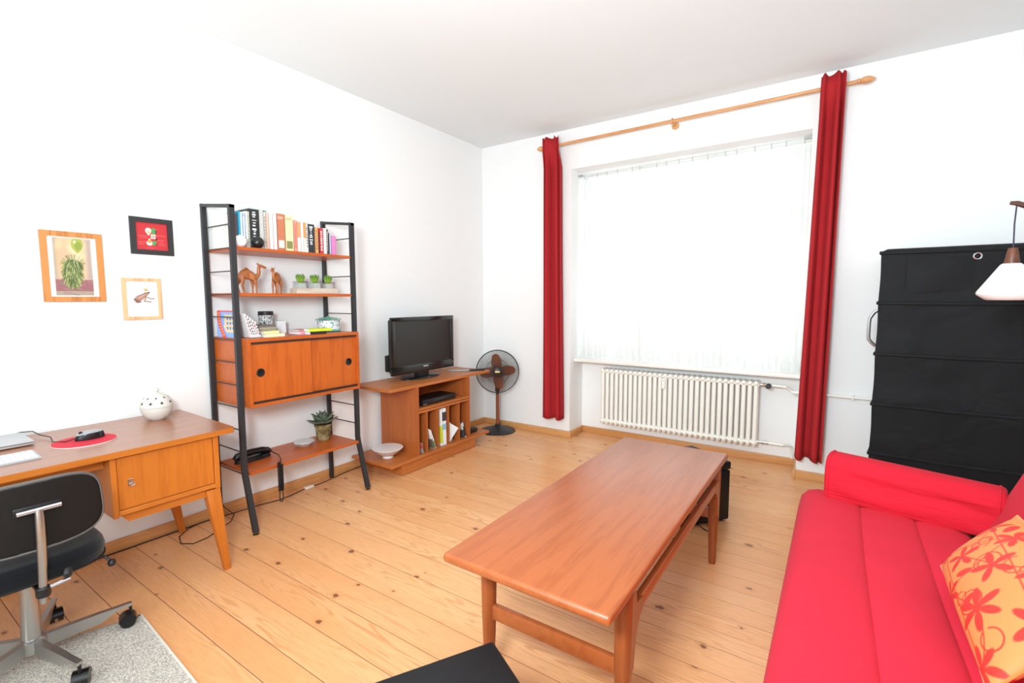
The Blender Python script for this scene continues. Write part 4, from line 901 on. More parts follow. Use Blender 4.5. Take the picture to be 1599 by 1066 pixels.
# red picture
t = frame('framed_picture', 'small black-framed red picture with white and green shapes above the frog picture', -3.232, -3.023, 1.657, 1.864, 0.027, FRAME_DARK)
cv = Canvas(110, 110, 'c62f36')
for i, (x0, x1, y) in enumerate([(0.08, 0.4, 0.49), (0.12, 0.35, 0.55), (0.62, 0.95, 0.45), (0.05, 0.3, 0.72), (0.06, 0.26, 0.79), (0.68, 0.88, 0.62), (0.7, 0.93, 0.78), (0.3, 0.55, 0.92), (0.72, 0.86, 0.70)]): cv.line([(x0, y), (x1, y)], 0.004, 'e8928c')
cv.ell(0.40, 0.29, 0.095, 0.10, 'f3ead2'); cv.poly([(0.40, 0.47), (0.31, 0.34), (0.49, 0.34)], 'f3ead2'); cv.ell(0.41, 0.345, 0.05, 0.035, 'e0a83c')
cv.ell(0.56, 0.27, 0.075, 0.085, '4f9a55'); cv.poly([(0.50, 0.28), (0.64, 0.28), (0.60, 0.42), (0.52, 0.42)], '4f9a55'); cv.poly([(0.62, 0.25), (0.67, 0.3), (0.62, 0.42)], '23241f')
for x in (0.50, 0.585):
    for y in (0.455, 0.545): cv.rect(x - 0.035, y - 0.035, x + 0.035, y + 0.035, 'f0d8cc')
cv.poly([(0.62, 0.52), (0.68, 0.58), (0.6, 0.66)], '23241f'); cv.ell(0.42, 0.745, 0.10, 0.085, 'f3ead2'); cv.ell(0.42, 0.68, 0.06, 0.06, 'df8f3a'); cv.poly([(0.38, 0.63), (0.46, 0.63), (0.42, 0.56)], 'f3ead2')
cv.ell(0.57, 0.74, 0.075, 0.075, '4f9a55'); cv.poly([(0.53, 0.70), (0.60, 0.63), (0.64, 0.74)], '4f9a55'); cv.line([(0.66, 0.76), (0.60, 0.80)], 0.012, '23241f'); cv.line([(0.66, 0.2), (0.7, 0.46)], 0.004, 'a85a34')
art(t, cv, -3.232 + 0.026, -3.023 - 0.026, 1.657 + 0.026, 1.864 - 0.026)
# frog with a crown
t = frame('framed_picture', 'pale wood-framed picture of a frog wearing a crown', -3.287, -3.101, 1.288, 1.522, 0.018, FRAME_PALE)
cv = Canvas(110, 140, 'f4f3f0')
cv.ell(0.46, 0.45, 0.24, 0.075, 'a67a6c', -0.45); cv.ell(0.40, 0.50, 0.17, 0.06, 'b48878', -0.2); cv.ell(0.62, 0.36, 0.12, 0.05, '9f7466', -0.35); cv.ell(0.73, 0.315, 0.028, 0.022, '3d302c')
cv.ell(0.33, 0.55, 0.12, 0.035, '8a5a50', 0.5); cv.line([(0.3, 0.50), (0.45, 0.58), (0.34, 0.60)], 0.025, '9a6a5e'); cv.line([(0.62, 0.47), (0.56, 0.57), (0.78, 0.585)], 0.022, 'a87c6e'); cv.line([(0.66, 0.45), (0.78, 0.50), (0.88, 0.49)], 0.018, '8f665a'); cv.line([(0.28, 0.585), (0.42, 0.60)], 0.014, '6f4a42')
cv.ell(0.5, 0.42, 0.16, 0.02, 'c7a294', -0.45, soft=0.03)
cv.poly([(0.58, 0.27), (0.55, 0.19), (0.60, 0.23), (0.63, 0.17), (0.66, 0.23), (0.71, 0.19), (0.69, 0.27)], 'dba23c'); cv.line([(0.25, 0.69), (0.70, 0.69)], 0.003, 'b9b6b0')
art(t, cv, -3.287 + 0.018, -3.101 - 0.018, 1.288 + 0.018, 1.522 - 0.018)

# ------------------------------------------------------------------ books on the top shelf
ZS = 1.7105
BOOKS = [  # y0, y1, height, depth, colour, spine mark, label
    (-2.836, -2.815, 0.197, 0.16, 'efe9df', None, 'cream hardback at the far left end of the top shelf'),
    (-2.814, -2.806, 0.185, 0.16, 'a5a3a2', None, 'thin grey book beside the cream hardback on the top shelf'),
    (-2.8055, -2.792, 0.198, 0.16, 'e8d23a', None, 'yellow book at the left of the top shelf'),
    (-2.791, -2.782, 0.200, 0.15, '8b5a63', None, 'thin plum book beside the yellow book on the top shelf'),
    (-2.781, -2.772, 0.212, 0.15, '2f7f9a', None, 'thin teal book left of the cyan book on the top shelf'),
    (-2.771, -2.760, 0.219, 0.15, '39b9e0', None, 'bright cyan book near the left of the top shelf'),
    (-2.759, -2.747, 0.217, 0.15, 'eef2f4', None, 'thin white book right of the cyan book on the top shelf'),
    (-2.746, -2.729, 0.212, 0.15, 'a9bfe8', 'f4f4fa', 'pale blue patterned book behind the white ball on the top shelf'),
    (-2.728, -2.714, 0.226, 0.16, 'f4efe0', None, 'ivory book left of the thick black book, with plain spine'),
    (-2.713, -2.704, 0.226, 0.16, 'e3e0cf', '9a978a', 'narrow off-white book touching the thick black book'),
    (-2.703, -2.644, 0.246, 0.17, '2b2b2c', 'e8e8e8', 'thick tall black book with white lettering on the top shelf'),
    (-2.643, -2.616, 0.248, 0.17, 'c9c8c4', None, 'tall light grey book right of the thick black book'),
    (-2.615, -2.601, 0.233, 0.16, 'd6d2c8', '8c8579', 'greyish beige thin book left of the faded pink book'),
    (-2.600, -2.581, 0.228, 0.16, 'e6b9a6', None, 'faded pink book on the top shelf'),
    (-2.580, -2.556, 0.243, 0.17, 'f1f0ee', None, 'tall white book right of the faded pink book'),
    (-2.555, -2.530, 0.238, 0.17, 'eadfdc', None, 'tall pinkish white book left of the terracotta book'),
    (-2.528, -2.475, 0.242, 0.17, 'c97a58', 'f4e8dc', 'wide terracotta book with a white emblem on the top shelf'),
    (-2.473, -2.416, 0.240, 0.17, 'e6deb0', '8d8a50', 'wide pale yellow book with a small green emblem'),
    (-2.414, -2.389, 0.213, 0.15, 'ee9a88', 'd86a5c', 'salmon book right of the wide pale yellow book'),
    (-2.388, -2.364, 0.206, 0.15, 'f2ece6', 'f0a070', 'white book with orange top half beside the salmon book'),
    (-2.363, -2.343, 0.207, 0.15, 'efeff1', None, 'plain white paperback in the middle right of the top shelf'),
    (-2.342, -2.324, 0.207, 0.15, 'ee9d55', 'f4e6d8', 'orange and white paperback left of the black paperback'),
    (-2.323, -2.310, 0.198, 0.14, 'f2f2f2', '555555', 'thin white paperback with dark lettering touching the black paperback'),
    (-2.309, -2.261, 0.202, 0.15, '35343a', 'e6e6e6', 'black paperback with white script lettering on the right half of the top shelf'),
    (-2.257, -2.232, 0.186, 0.14, 'e0a870', 'b87848', 'tan patterned paperback right of the black paperback'),
    (-2.231, -2.222, 0.153, 0.13, '4a2f2a', None, 'short thin dark brown booklet left of the red paperback'),
    (-2.221, -2.192, 0.184, 0.14, 'd8353a', 'f6e0dc', 'red paperback with white lettering on the top shelf'),
    (-2.191, -2.166, 0.187, 0.14, 'f5f1ee', None, 'white paperback right of the red paperback'),
    (-2.165, -2.153, 0.183, 0.14, '6d5148', 'efe6dc', 'thin brown and white booklet near the right end of the top shelf'),
    (-2.151, -2.145, 0.158, 0.13, '3b3f4c', None, 'very thin dark booklet near the right end of the top shelf'),
    (-2.143, -2.131, 0.155, 0.13, 'c6d6f2', None, 'thin pale blue booklet left of the pink book'),
    (-2.129, -2.089, 0.141, 0.13, 'e58ac4', None, 'short pink book at the right end of the top shelf'),
]
for i, (y0, y1, h_, dp, c, mk, lab) in enumerate(BOOKS):
    xf = 0.27 if i > 2 else 0.245; yc = (y0 + y1) / 2; w = y1 - y0
    t = thing('book', lab, 'book', (xf - dp / 2, yc, ZS), 'books on the top shelf')
    cover = MB().box(xf - dp, xf, y0, y0 + 0.0016, ZS, ZS + h_).box(xf - dp, xf, y1 - 0.0016, y1, ZS, ZS + h_).box(xf - 0.0022, xf, y0, y1, ZS, ZS + h_, 0.0007)
    cm = part(t, 'cover', cover, plain(c, 0.55, var=0.05))
    part(t, 'pages', MB().box(xf - dp + 0.003, xf - 0.0022, y0 + 0.0016, y1 - 0.0016, ZS + 0.002, ZS + h_ - 0.003), WHITE_PAPER)
    if mk:
        m_ = MB(); rs = random.Random(i); X = xf + 0.0004
        if w > 0.045:
            z = ZS + h_ * 0.93
            if 'emblem' in lab:
                m_.box(X - 0.0008, X, y0 + 0.008, y1 - 0.008, ZS + h_ * 0.10, ZS + h_ * 0.30); m_.box(X - 0.0008, X, y0 + 0.006, y1 - 0.010, ZS + h_ * 0.90, ZS + h_ * 0.915).box(X - 0.0008, X, y0 + 0.006, y1 - 0.014, ZS + h_ * 0.86, ZS + h_ * 0.872)
            else:
                while z > ZS + h_ * 0.30:
                    a = rs.uniform(0.006, 0.014); b_ = rs.uniform(0.004, 0.011); m_.box(X - 0.0008, X, yc - a, yc + a * rs.uniform(0.4, 1), z - b_, z); z -= b_ + rs.uniform(0.003, 0.016)
        elif 'top half' in lab: m_.box(X - 0.0008, X, y0, y1, ZS + h_ * 0.5, ZS + h_)
        elif 'orange and white' in lab: m_.box(X - 0.0008, X, y0, y1, ZS, ZS + h_ * 0.5)
        else:
            z = ZS + h_ * 0.9
            while z > ZS + h_ * 0.2: b_ = rs.uniform(0.006, 0.016); m_.box(X - 0.0008, X, yc - w * 0.22, yc + w * 0.22, z - b_, z); z -= b_ + rs.uniform(0.003, 0.008)
        part(cm, 'spine_print', m_, plain(mk, 0.6))
tg = thing('booklet', 'green booklet lying across the top of the tall books', 'booklet', (0.19, -2.64, ZS + 0.2485), 'books on the top shelf')
part(tg, 'cover', MB().box(0.12, 0.25, -2.69, -2.575, ZS + 0.2485, ZS + 0.2495).box(0.12, 0.25, -2.69, -2.575, ZS + 0.2535, ZS + 0.2545), plain('5fa57e', 0.5))
part(tg, 'pages', MB().box(0.122, 0.248, -2.688, -2.577, ZS + 0.2495, ZS + 0.2535), WHITE_PAPER)
def ball(label, x, y, r, mat):
    t = thing('decorative_ball', label, 'ball', (x, y, ZS), 'balls in front of the books')
    part(t, 'sphere', MB().lathe([(r * math.sin(PI * j / 18), r - r * math.cos(PI * j / 18) if 0 < j < 18 else (0 if j == 0 else 2 * r)) for j in range(19)], (x, y, ZS), 28), mat)
    part(t, 'cap', MB().lathe([(0.005, 2 * r - 0.0012), (0.004, 2 * r + 0.003), (0.0, 2 * r + 0.003)], (x, y, ZS), 10), mat)
ball('white ball standing in front of the books on the top shelf', 0.315, -2.788, 0.036, plain('f8f6f4', 0.3))
ball('black ball standing in front of the thick black book', 0.322, -2.688, 0.037, plain('1a1a1c', 0.25))

# ------------------------------------------------------------------ camels and little plants on the second shelf
CAMEL = wood('carved_wood', '8f4c26', 'b8703f', 'z', 0.4, 2.0)
def camel(label, loc, rz, s):
    """local: x along the body (head towards +x), y sideways"""
    J = {'hip': (-0.052, 0, 0.116, 0.024, 0.026), 'mid': (-0.018, 0, 0.122, 0.026, 0.034), 'hump': (-0.013, 0, 0.148, 0.012, 0.014), 'humptop': (-0.011, 0, 0.163, 0.005, 0.006), 'chest': (0.022, 0, 0.113, 0.022, 0.029), 'n1': (0.047, 0, 0.104, 0.015, 0.018), 'n2': (0.061, 0, 0.126, 0.011, 0.013), 'n3': (0.061, 0, 0.158, 0.010, 0.011), 'head': (0.066, 0, 0.180, 0.010, 0.013), 'muz': (0.088, 0, 0.173, 0.008, 0.009), 'nose': (0.108, 0, 0.165, 0.007, 0.007), 'tail': (-0.078, 0, 0.110, 0.004, 0.004), 'tail2': (-0.081, 0, 0.075, 0.0035, 0.0035)}
    E_ = [('hip', 'mid'), ('mid', 'hump'), ('hump', 'humptop'), ('mid', 'chest'), ('chest', 'n1'), ('n1', 'n2'), ('n2', 'n3'), ('n3', 'head'), ('head', 'muz'), ('muz', 'nose'), ('hip', 'tail'), ('tail', 'tail2')]
    for sg, tagn, dx in ((1, 'L', 0.0), (-1, 'R', 0.012)):
        J['fs' + tagn] = (0.024 + dx * .4, sg * 0.013, 0.088, 0.012, 0.012); J['fk' + tagn] = (0.026 + dx, sg * 0.014, 0.050, 0.0075, 0.0075); J['ff' + tagn] = (0.025 + dx, sg * 0.014, 0.012, 0.0055, 0.0055); J['ft' + tagn] = (0.029 + dx, sg * 0.014, 0.006, 0.008, 0.006)
        J['hs' + tagn] = (-0.052 + dx, sg * 0.015, 0.088, 0.014, 0.014); J['hk' + tagn] = (-0.064 + dx * 1.5, sg * 0.015, 0.050, 0.0075, 0.0075); J['hf' + tagn] = (-0.055 + dx * 1.6, sg * 0.015, 0.012, 0.0055, 0.0055); J['ht' + tagn] = (-0.050 + dx * 1.6, sg * 0.015, 0.006, 0.008, 0.006)
        E_ += [('chest', 'fs' + tagn), ('fs' + tagn, 'fk' + tagn), ('fk' + tagn, 'ff' + tagn), ('ff' + tagn, 'ft' + tagn), ('hip', 'hs' + tagn), ('hs' + tagn, 'hk' + tagn), ('hk' + tagn, 'hf' + tagn), ('hf' + tagn, 'ht' + tagn)]
    keys = list(J); me = bpy.data.meshes.new('camel_skeleton'); me.from_pydata([tuple(c * s for c in J[k][:3]) for k in keys], [(keys.index(a), keys.index(b)) for a, b in E_], [])
    o = bpy.data.objects.new('camel_skeleton', me); COL.objects.link(o)
    o.modifiers.new('skin', 'SKIN'); sub = o.modifiers.new('sub', 'SUBSURF'); sub.levels = 2; sub.render_levels = 2
    for i, k in enumerate(keys): me.skin_vertices[0].data[i].radius = (J[k][3] * s, J[k][4] * s); me.skin_vertices[0].data[i].use_root = (k == 'mid')
    dg = bpy.context.evaluated_depsgraph_get(); body = bpy.data.meshes.new_from_object(o.evaluated_get(dg)); bpy.data.objects.remove(o)
    body.name = 'camel_body'; body.materials.clear(); body.materials.append(CAMEL)
    body.polygons.foreach_set('use_smooth', [True] * len(body.polygons))
    zmin = min(v.co.z for v in body.vertices)
    for v in body.vertices: v.co.z -= zmin
    t = thing('camel_figurine', label, 'figurine', loc, 'carved camels on the second shelf'); t.rotation_euler = (0, 0, rz)
    b_ = bpy.data.objects.new('body', body); COL.objects.link(b_); b_.parent = t; ORG[b_] = ORG[t]
    for sg in (-1, 1):
        m_ = MB().tube([(0.058 * s, sg * 0.007 * s, 0.185 * s - zmin), (0.053 * s, sg * 0.012 * s, 0.198 * s - zmin)], [0.004 * s, 0.001 * s], 6)
        e_ = bpy.data.objects.new('ear', m_.mesh('ear', CAMEL)); COL.objects.link(e_); e_.parent = t
    return t
camel('large carved wooden camel facing right on the second shelf', (0.22, -2.698, 1.4395), PI / 2 - 0.12, 1.0)
camel('small carved wooden camel turned toward the viewer on the second shelf', (0.22, -2.520, 1.4395), -PI / 2 + 0.75, 0.88)

tray = thing('plant_tray', 'pale wooden tray holding three small glass pots', 'tray', (0.25, -2.26, 1.4395))
TW = wood('pale_tray_wood', 'b9a692', 'd6c6b4', 'y', 0.7)
part(tray, 'tray_box', MB().box(0.205, 0.211, -2.42, -2.098, 1.4395, 1.477, 0.001).box(0.284, 0.29, -2.42, -2.098, 1.4395, 1.477, 0.001).box(0.211, 0.284, -2.42, -2.414, 1.4395, 1.477).box(0.211, 0.284, -2.104, -2.098, 1.4395, 1.477).box(0.211, 0.284, -2.414, -2.104, 1.4395, 1.4455), TW)
GLASS = clear_glass('clear_pot_glass', (0.96, 0.98, 0.98), 0.10)
LEAF = None
def leaf_mat(name, base, tip, z0, z1):
    m, nt, b = new_mat(name); L = nt.links.new
    tc = N(nt, 'ShaderNodeTexCoord'); sp = N(nt, 'ShaderNodeSeparateXYZ'); L(tc.outputs['Object'], sp.inputs[0])
    mr = N(nt, 'ShaderNodeMapRange'); mr.inputs['From Min'].default_value = z0; mr.inputs['From Max'].default_value = z1; L(sp.outputs['Z'], mr.inputs[0])
    nz = N(nt, 'ShaderNodeTexNoise'); nz.inputs['Scale'].default_value = 90; L(tc.outputs['Object'], nz.inputs['Vector'])
    ad = N(nt, 'ShaderNodeMath', operation='MULTIPLY_ADD'); ad.inputs[1].default_value = 0.5; L(nz.outputs['Fac'], ad.inputs[0]); sb = N(nt, 'ShaderNodeMath', operation='SUBTRACT'); sb.inputs[1].default_value = 0.25; L(mr.outputs[0], sb.inputs[0]); L(sb.outputs[0], ad.inputs[2])
    mx = N(nt, 'ShaderNodeMix', data_type='RGBA'); mx.inputs['A'].default_value = lin(base); mx.inputs['B'].default_value = lin(tip); L(ad.outputs[0], mx.inputs['Factor']); L(mx.outputs['Result'], b.inputs['Base Color']); b.inputs['Roughness'].default_value = 0.5
    return m
SUCC = leaf_mat('small_succulent_leaf', '9cc03a', '3f6a26', 0.05, 0.135)
for i, (y, lab) in enumerate(((-2.368, 'left small succulent in a square glass pot on the wooden tray'), (-2.261, 'middle small succulent in a square glass pot on the wooden tray'), (-2.153, 'right small succulent in a square glass pot on the wooden tray'))):
    z = 1.4457
    t = thing('potted_succulent', lab, 'potted plant', (0.2475, y, z), 'three small succulents')
    g = 0.031
    m_ = MB().box(0.2475 - g, 0.2475 + g, y - g - 0.004, y - g, z, z + 0.078, 0.001).box(0.2475 - g, 0.2475 + g, y + g, y + g + 0.004, z, z + 0.078, 0.001).box(0.2475 - g - 0.003, 0.2475 - g, y - g - 0.004, y + g + 0.004, z, z + 0.078).box(0.2475 + g, 0.2475 + g + 0.003, y - g - 0.004, y + g + 0.004, z, z + 0.078).box(0.2475 - g, 0.2475 + g, y - g, y + g, z, z + 0.004)
    part(t, 'glass_pot', m_, GLASS)
    part(t, 'gravel', MB().box(0.2475 - g + 0.002, 0.2475 + g - 0.002, y - g + 0.002, y + g - 0.002, z + 0.005, z + 0.066, 0.004, 2), plain('efeae2', 0.9, var=0.2, scale=160, bump=0.5))
    m_ = MB(); rs = random.Random(40 + i)
    for k in range(22):
        a = 2.4 * k; q = k / 22; l = 0.055 + 0.012 * rs.random(); sp_ = 0.004 + 0.020 * (1 - q); tilt = 0.10 + 0.30 * (1 - q)
        b0 = Vector((0.2475 + 0.4 * sp_ * math.cos(a), y + 0.4 * sp_ * math.sin(a), z + 0.064)); dr = Vector((math.cos(a) * tilt, math.sin(a) * tilt, 1)).normalized()
        m_.tube([b0, b0 + dr * l * 0.4 + Vector((math.cos(a), math.sin(a), 0)) * 0.004, b0 + dr * l * 0.8 + Vector((math.cos(a), math.sin(a), 0)) * 0.004, b0 + dr * l], [0.005, 0.0062, 0.0045, 0.0008], 6)
    part(t, 'leaves', m_, SUCC)

# ------------------------------------------------------------------ on top of the cabinet
ZC = 1.1685
def flat_book(name, label, x0, x1, y0, y1, z0, h_, c, rz=0.0, cat='book', group='books lying on the cabinet'):
    t = thing(name, label, cat, ((x0 + x1) / 2, (y0 + y1) / 2, z0), group)
    part(t, 'cover', MB().box(x0, x1, y0, y1, z0, z0 + 0.0015).box(x0, x1, y0, y1, z0 + h_ - 0.0015, z0 + h_).box(x1 - 0.002, x1, y0, y1, z0 + 0.0015, z0 + h_ - 0.0015), plain(c, 0.5, var=0.06))
    part(t, 'pages', MB().box(x0 + 0.003, x1 - 0.002, y0 + 0.003, y1 - 0.003, z0 + 0.0015, z0 + h_ - 0.0015), WHITE_PAPER)
    t.rotation_euler = (0, 0, rz); return t
# leaning picture book, seen through the ladder
cv = Canvas(70, 80, '86a9e0')
for i in range(26):
    rs = random.Random(700 + i); cv.rect(0.38 + 0.55 * rs.random() - .05, 0.15 + 0.7 * rs.random() - .04, 0.45 + 0.55 * rs.random(), 0.2 + 0.7 * rs.random(), ['d9c49a', '6f9fd8', 'e8dcb8', 'a08a6a', '5d86c4'][i % 5])
for x in (0.5, 0.64, 0.78):
    for y in (0.25, 0.42, 0.6): cv.rect(x, y, x + 0.08, y + 0.1, '4f78b8')
cv.line([(0.08 + 0.32 * (j / 20) ** 2, j / 20) for j in range(21)], 0.10, 'df4a44'); cv.line([(0.20 + 0.32 * (j / 20) ** 2, j / 20) for j in range(21)], 0.035, '6f9be4')
for j in range(2, 19, 2): cv.ell(0.08 + 0.32 * (j / 20) ** 2, j / 20, 0.04, 0.02, 'f2cf5a')
cv.rect(0, 0, 1, 0.05, 'd9404a')
t = thing('picture_book', 'colourful picture book with red curved band leaning on the cabinet', 'book', (0.22, -2.834, ZC))
lean = Matrix.Translation((0.08, -2.837, ZC)) @ Matrix.Rotation(-0.03, 4, 'X')
part(t, 'cover', MB().box(0, 0.24, 0, 0.006, 0.001, 0.165).xf(lean), plain('c9d2e4', 0.5))
Rm = lean.to_3x3(); c0 = lean @ Vector((0.0, -0.0006, 0.165))
canvas_part(t, 'cover_print', cv, c0, Rm @ Vector((0.24, 0, 0)), Rm @ Vector((0, 0, -0.164)), PRINT)
mags = [('white magazine with dark red print, leftmost of the leaning magazines', 'f1eeee', '8c2f3c'), ('white magazine with black edge leaning second from left', 'efefef', '3a3438'), ('white magazine with grey print leaning in the middle', 'f3f1ef', '7d7874'), ('white magazine with red print leaning fourth from left', 'f0eceb', 'b5424a'), ('white magazine with plum print, rightmost of the leaning magazines', 'efeded', '6d3a48')]
for i, (lab, c, mk) in enumerate(mags):
    y = -2.776 + 0.0125 * i; hh = 0.150 - 0.012 * i
    t = thing('magazine', lab, 'magazine', (0.27, y, ZC), 'magazines leaning on the cabinet')
    M_ = Matrix.Translation((0.17, y, ZC + 0.0005)) @ Matrix.Rotation(0.26 + 0.012 * i, 4, 'X')
    part(t, 'sheets', MB().box(0, 0.20, 0, 0.008, 0.001, hh, 0.0008).xf(M_), plain(c, 0.6))
    m_ = MB(); rs = random.Random(60 + i); z = hh - 0.015
    while z > 0.02: b_ = rs.uniform(0.006, 0.018); m_.box(0.1995, 0.2008, 0.0015, 0.0065, z - b_, z); z -= b_ + rs.uniform(0.004, 0.01)
    part(t, 'spine_print', m_.xf(M_), plain(mk, 0.6))
flat_book('book', 'cream book at the bottom of the low pile on the cabinet', 0.235, 0.385, -2.700, -2.575, ZC, 0.018, 'f0e4bc')
flat_book('book', 'pale yellow book on the low pile behind the magazines', 0.20, 0.345, -2.695, -2.590, ZC + 0.0185, 0.016, 'ead79a', 0.08)
flat_book('magazine', 'grey-green magazine pile layer on the pale yellow book', 0.17, 0.32, -2.692, -2.588, ZC + 0.0350, 0.012, '8f8a72', -0.1, 'magazine')
flat_book('magazine', 'brownish magazine on the grey-green one', 0.165, 0.315, -2.70, -2.592, ZC + 0.0475, 0.010, 'b09e8c', 0.12, 'magazine')
flat_book('magazine', 'dark-edged magazine at the top of the pile on the cabinet', 0.16, 0.31, -2.695, -2.585, ZC + 0.0580, 0.012, '6f665c', -0.05, 'magazine')
# patterned tin
m, nt, b = new_mat('black_white_pattern'); tc = N(nt, 'ShaderNodeTexCoord'); vz = N(nt, 'ShaderNodeTexNoise'); vz.inputs['Scale'].default_value = 75; vz.inputs['Distortion'].default_value = 2.0; nt.links.new(tc.outputs['Object'], vz.inputs['Vector'])
rp_ = N(nt, 'ShaderNodeValToRGB'); rp_.color_ramp.interpolation = 'CONSTANT'; rp_.color_ramp.elements[0].color = lin('3a3c40'); rp_.color_ramp.elements[1].position = 0.5; rp_.color_ramp.elements[1].color = lin('ecebea'); nt.links.new(vz.outputs['Fac'], rp_.inputs[0]); nt.links.new(rp_.outputs[0], b.inputs['Base Color']); b.inputs['Roughness'].default_value = 0.4
t = thing('storage_tin', 'black and white patterned tin with black lid on the cabinet', 'tin', (0.13, -2.552, ZC))
part(t, 'body', MB().lathe([(0.043, 0.0), (0.045, 0.003), (0.045, 0.14), (0.0, 0.14)], (0.13, -2.552, ZC), 32), m)
part(t, 'lid', MB().lathe([(0.0465, 0.128), (0.047, 0.130), (0.047, 0.150), (0.044, 0.154), (0.0, 0.154)], (0.13, -2.552, ZC), 32), plain('1d1c1d', 0.4))
t = thing('ornament', 'small blue and green ornament beside the patterned tin', 'ornament', (0.245, -2.545, ZC))
part(t, 'body', MB().lathe([(0.014, 0.0), (0.018, 0.008), (0.016, 0.022), (0.0, 0.032)], (0.245, -2.545, ZC), 14), plain('2f62b0', 0.4))
part(t, 'cap', MB().lathe([(0.009, 0.028), (0.010, 0.036), (0.0, 0.044)], (0.245, -2.553, ZC), 12), plain('8cba5a', 0.5))
t = thing('white_card', 'plain white card box standing by the wall on the cabinet', 'box', (0.09, -2.42, ZC))
part(t, 'carton', MB().box(0.06, 0.12, -2.468, -2.405, ZC, ZC + 0.085, 0.001), plain('f5f4f3', 0.8))
part(t, 'flap', MB().box(0.06, 0.121, -2.469, -2.404, ZC + 0.0852, ZC + 0.0865), plain('eeedeb', 0.8))
flat_book('notebook', 'pink-edged notebook left of the lime green book', 0.22, 0.36, -2.452, -2.33, ZC, 0.020, 'e79ab4')
flat_book('notebook', 'pale notebook with brown edge on the pink-edged notebook', 0.225, 0.34, -2.45, -2.36, ZC + 0.0205, 0.011, 'c98f86')
flat_book('book', 'black book under the lime green book', 0.362, 0.43, -2.425, -2.305, ZC, 0.020, '28211f')
flat_book('book', 'lime green book on top of the black book', 0.362, 0.432, -2.43, -2.262, ZC + 0.0205, 0.018, 'c9d62c', -0.06)
# ceramic jar
m, nt, b = new_mat('painted_ceramic'); tc = N(nt, 'ShaderNodeTexCoord'); vz = N(nt, 'ShaderNodeTexNoise'); vz.inputs['Scale'].default_value = 38; vz.inputs['Detail'].default_value = 1; nt.links.new(tc.outputs['Object'], vz.inputs['Vector'])
rp_ = N(nt, 'ShaderNodeValToRGB'); e_ = rp_.color_ramp.elements; e_[0].position = 0.38; e_[0].color = lin('6fb09e'); e_[1].position = 0.42; e_[1].color = lin('e6e6e6'); x_ = e_.new(0.58); x_.color = lin('e6e6e6'); x_ = e_.new(0.62); x_.color = lin('9a96cc'); nt.links.new(vz.outputs['Fac'], rp_.inputs[0]); nt.links.new(rp_.outputs[0], b.inputs['Base Color']); b.inputs['Roughness'].default_value = 0.2
JAR = m; JG = plain('6fb8a2', 0.2, var=0.35, scale=45)
jx, jy = 0.22, -2.138
t = thing('ceramic_jar', 'white ceramic jar with green rim and painted flowers on the cabinet', 'jar', (jx, jy, ZC))
part(t, 'body', MB().lathe([(0.07, 0.0), (0.082, 0.006), (0.08, 0.02), (0.077, 0.05), (0.080, 0.082), (0.0, 0.082)], (jx, jy, ZC), 36), JAR)
part(t, 'foot_band', MB().lathe([(0.0705, 0.0), (0.0835, 0.005), (0.0825, 0.014), (0.080, 0.018)], (jx, jy, ZC), 36), JG)
rim = MB()
rim.grid(lambda u, v: (jx + (0.090 + 0.004 * math.cos(10 * 2 * PI * u)) * (1 - 0.93 * v) * math.cos(2 * PI * u), jy + (0.090 + 0.004 * math.cos(10 * 2 * PI * u)) * (1 - 0.93 * v) * math.sin(2 * PI * u), ZC + 0.086 + 0.018 * math.sin(PI * 0.5 * v) - 0.004 * math.cos(10 * 2 * PI * u) * (1 - v)), 100, 8, wrap_u=True)
lidp = part(t, 'lid', rim, JG, angle=60)
part(lidp, 'knob', MB().lathe([(0.010, 0.100), (0.013, 0.106), (0.008, 0.111), (0.0, 0.112)], (jx, jy, ZC), 14), JG)

# ------------------------------------------------------------------ on the bottom shelf
ZB = 0.3605
PH = plain('121214', 0.25)
t = thing('telephone', 'black corded telephone on the lowest shelf', 'telephone', (0.165, -2.70, ZB))
base_ = MB().grid(lambda u, v: (0.165 + (0.040 + 0.006 * math.cos(2 * PI * u)) * math.cos(2 * PI * u) * (1 - 0.12 * v), -2.70 + 0.118 * math.copysign(abs(math.sin(2 * PI * u)) ** 0.8, math.sin(2 * PI * u)) * (1 - 0.05 * v), ZB + 0.024 * v), 40, 3, wrap_u=True); base_.f.append(tuple(3 * 40 + i for i in range(40))); base_.m.append(0)
part(t, 'base', base_, PH, angle=50)
hs = [(0.165, -2.82, ZB + 0.030), (0.165, -2.80, ZB + 0.042), (0.165, -2.76, ZB + 0.049), (0.165, -2.70, ZB + 0.052), (0.165, -2.64, ZB + 0.047), (0.165, -2.60, ZB + 0.037), (0.165, -2.583, ZB + 0.027)]
part(t, 'handset', MB().tube(hs, [0.012, 0.022, 0.022, 0.020, 0.022, 0.021, 0.012], 16, sx=1.15), PH, angle=60)
cp_ = [(0.17, -2.585, ZB + 0.025), (0.25, -2.575, ZB + 0.012), (0.34, -2.612, ZB + 0.012), (0.385, -2.64, ZB + 0.02), (0.408, -2.655, ZB + 0.0)]
part(t, 'cord_lead', MB().tube(cp_, 0.003, 6), CORD_BLACK)
m_ = MB()
def coil(x, y, z0, z1, r, turns):
    n_ = turns * 8; return [(x + r * math.cos(2 * PI * j / 8), y + r * math.sin(2 * PI * j / 8), z0 + (z1 - z0) * j / n_) for j in range(n_ + 1)]
m_.tube(coil(0.412, -2.668, ZB + 0.02, 0.19, 0.0075, 34), 0.0022, 5).tube(coil(0.412, -2.650, ZB + 0.0, 0.19, 0.0075, 32), 0.0022, 5)
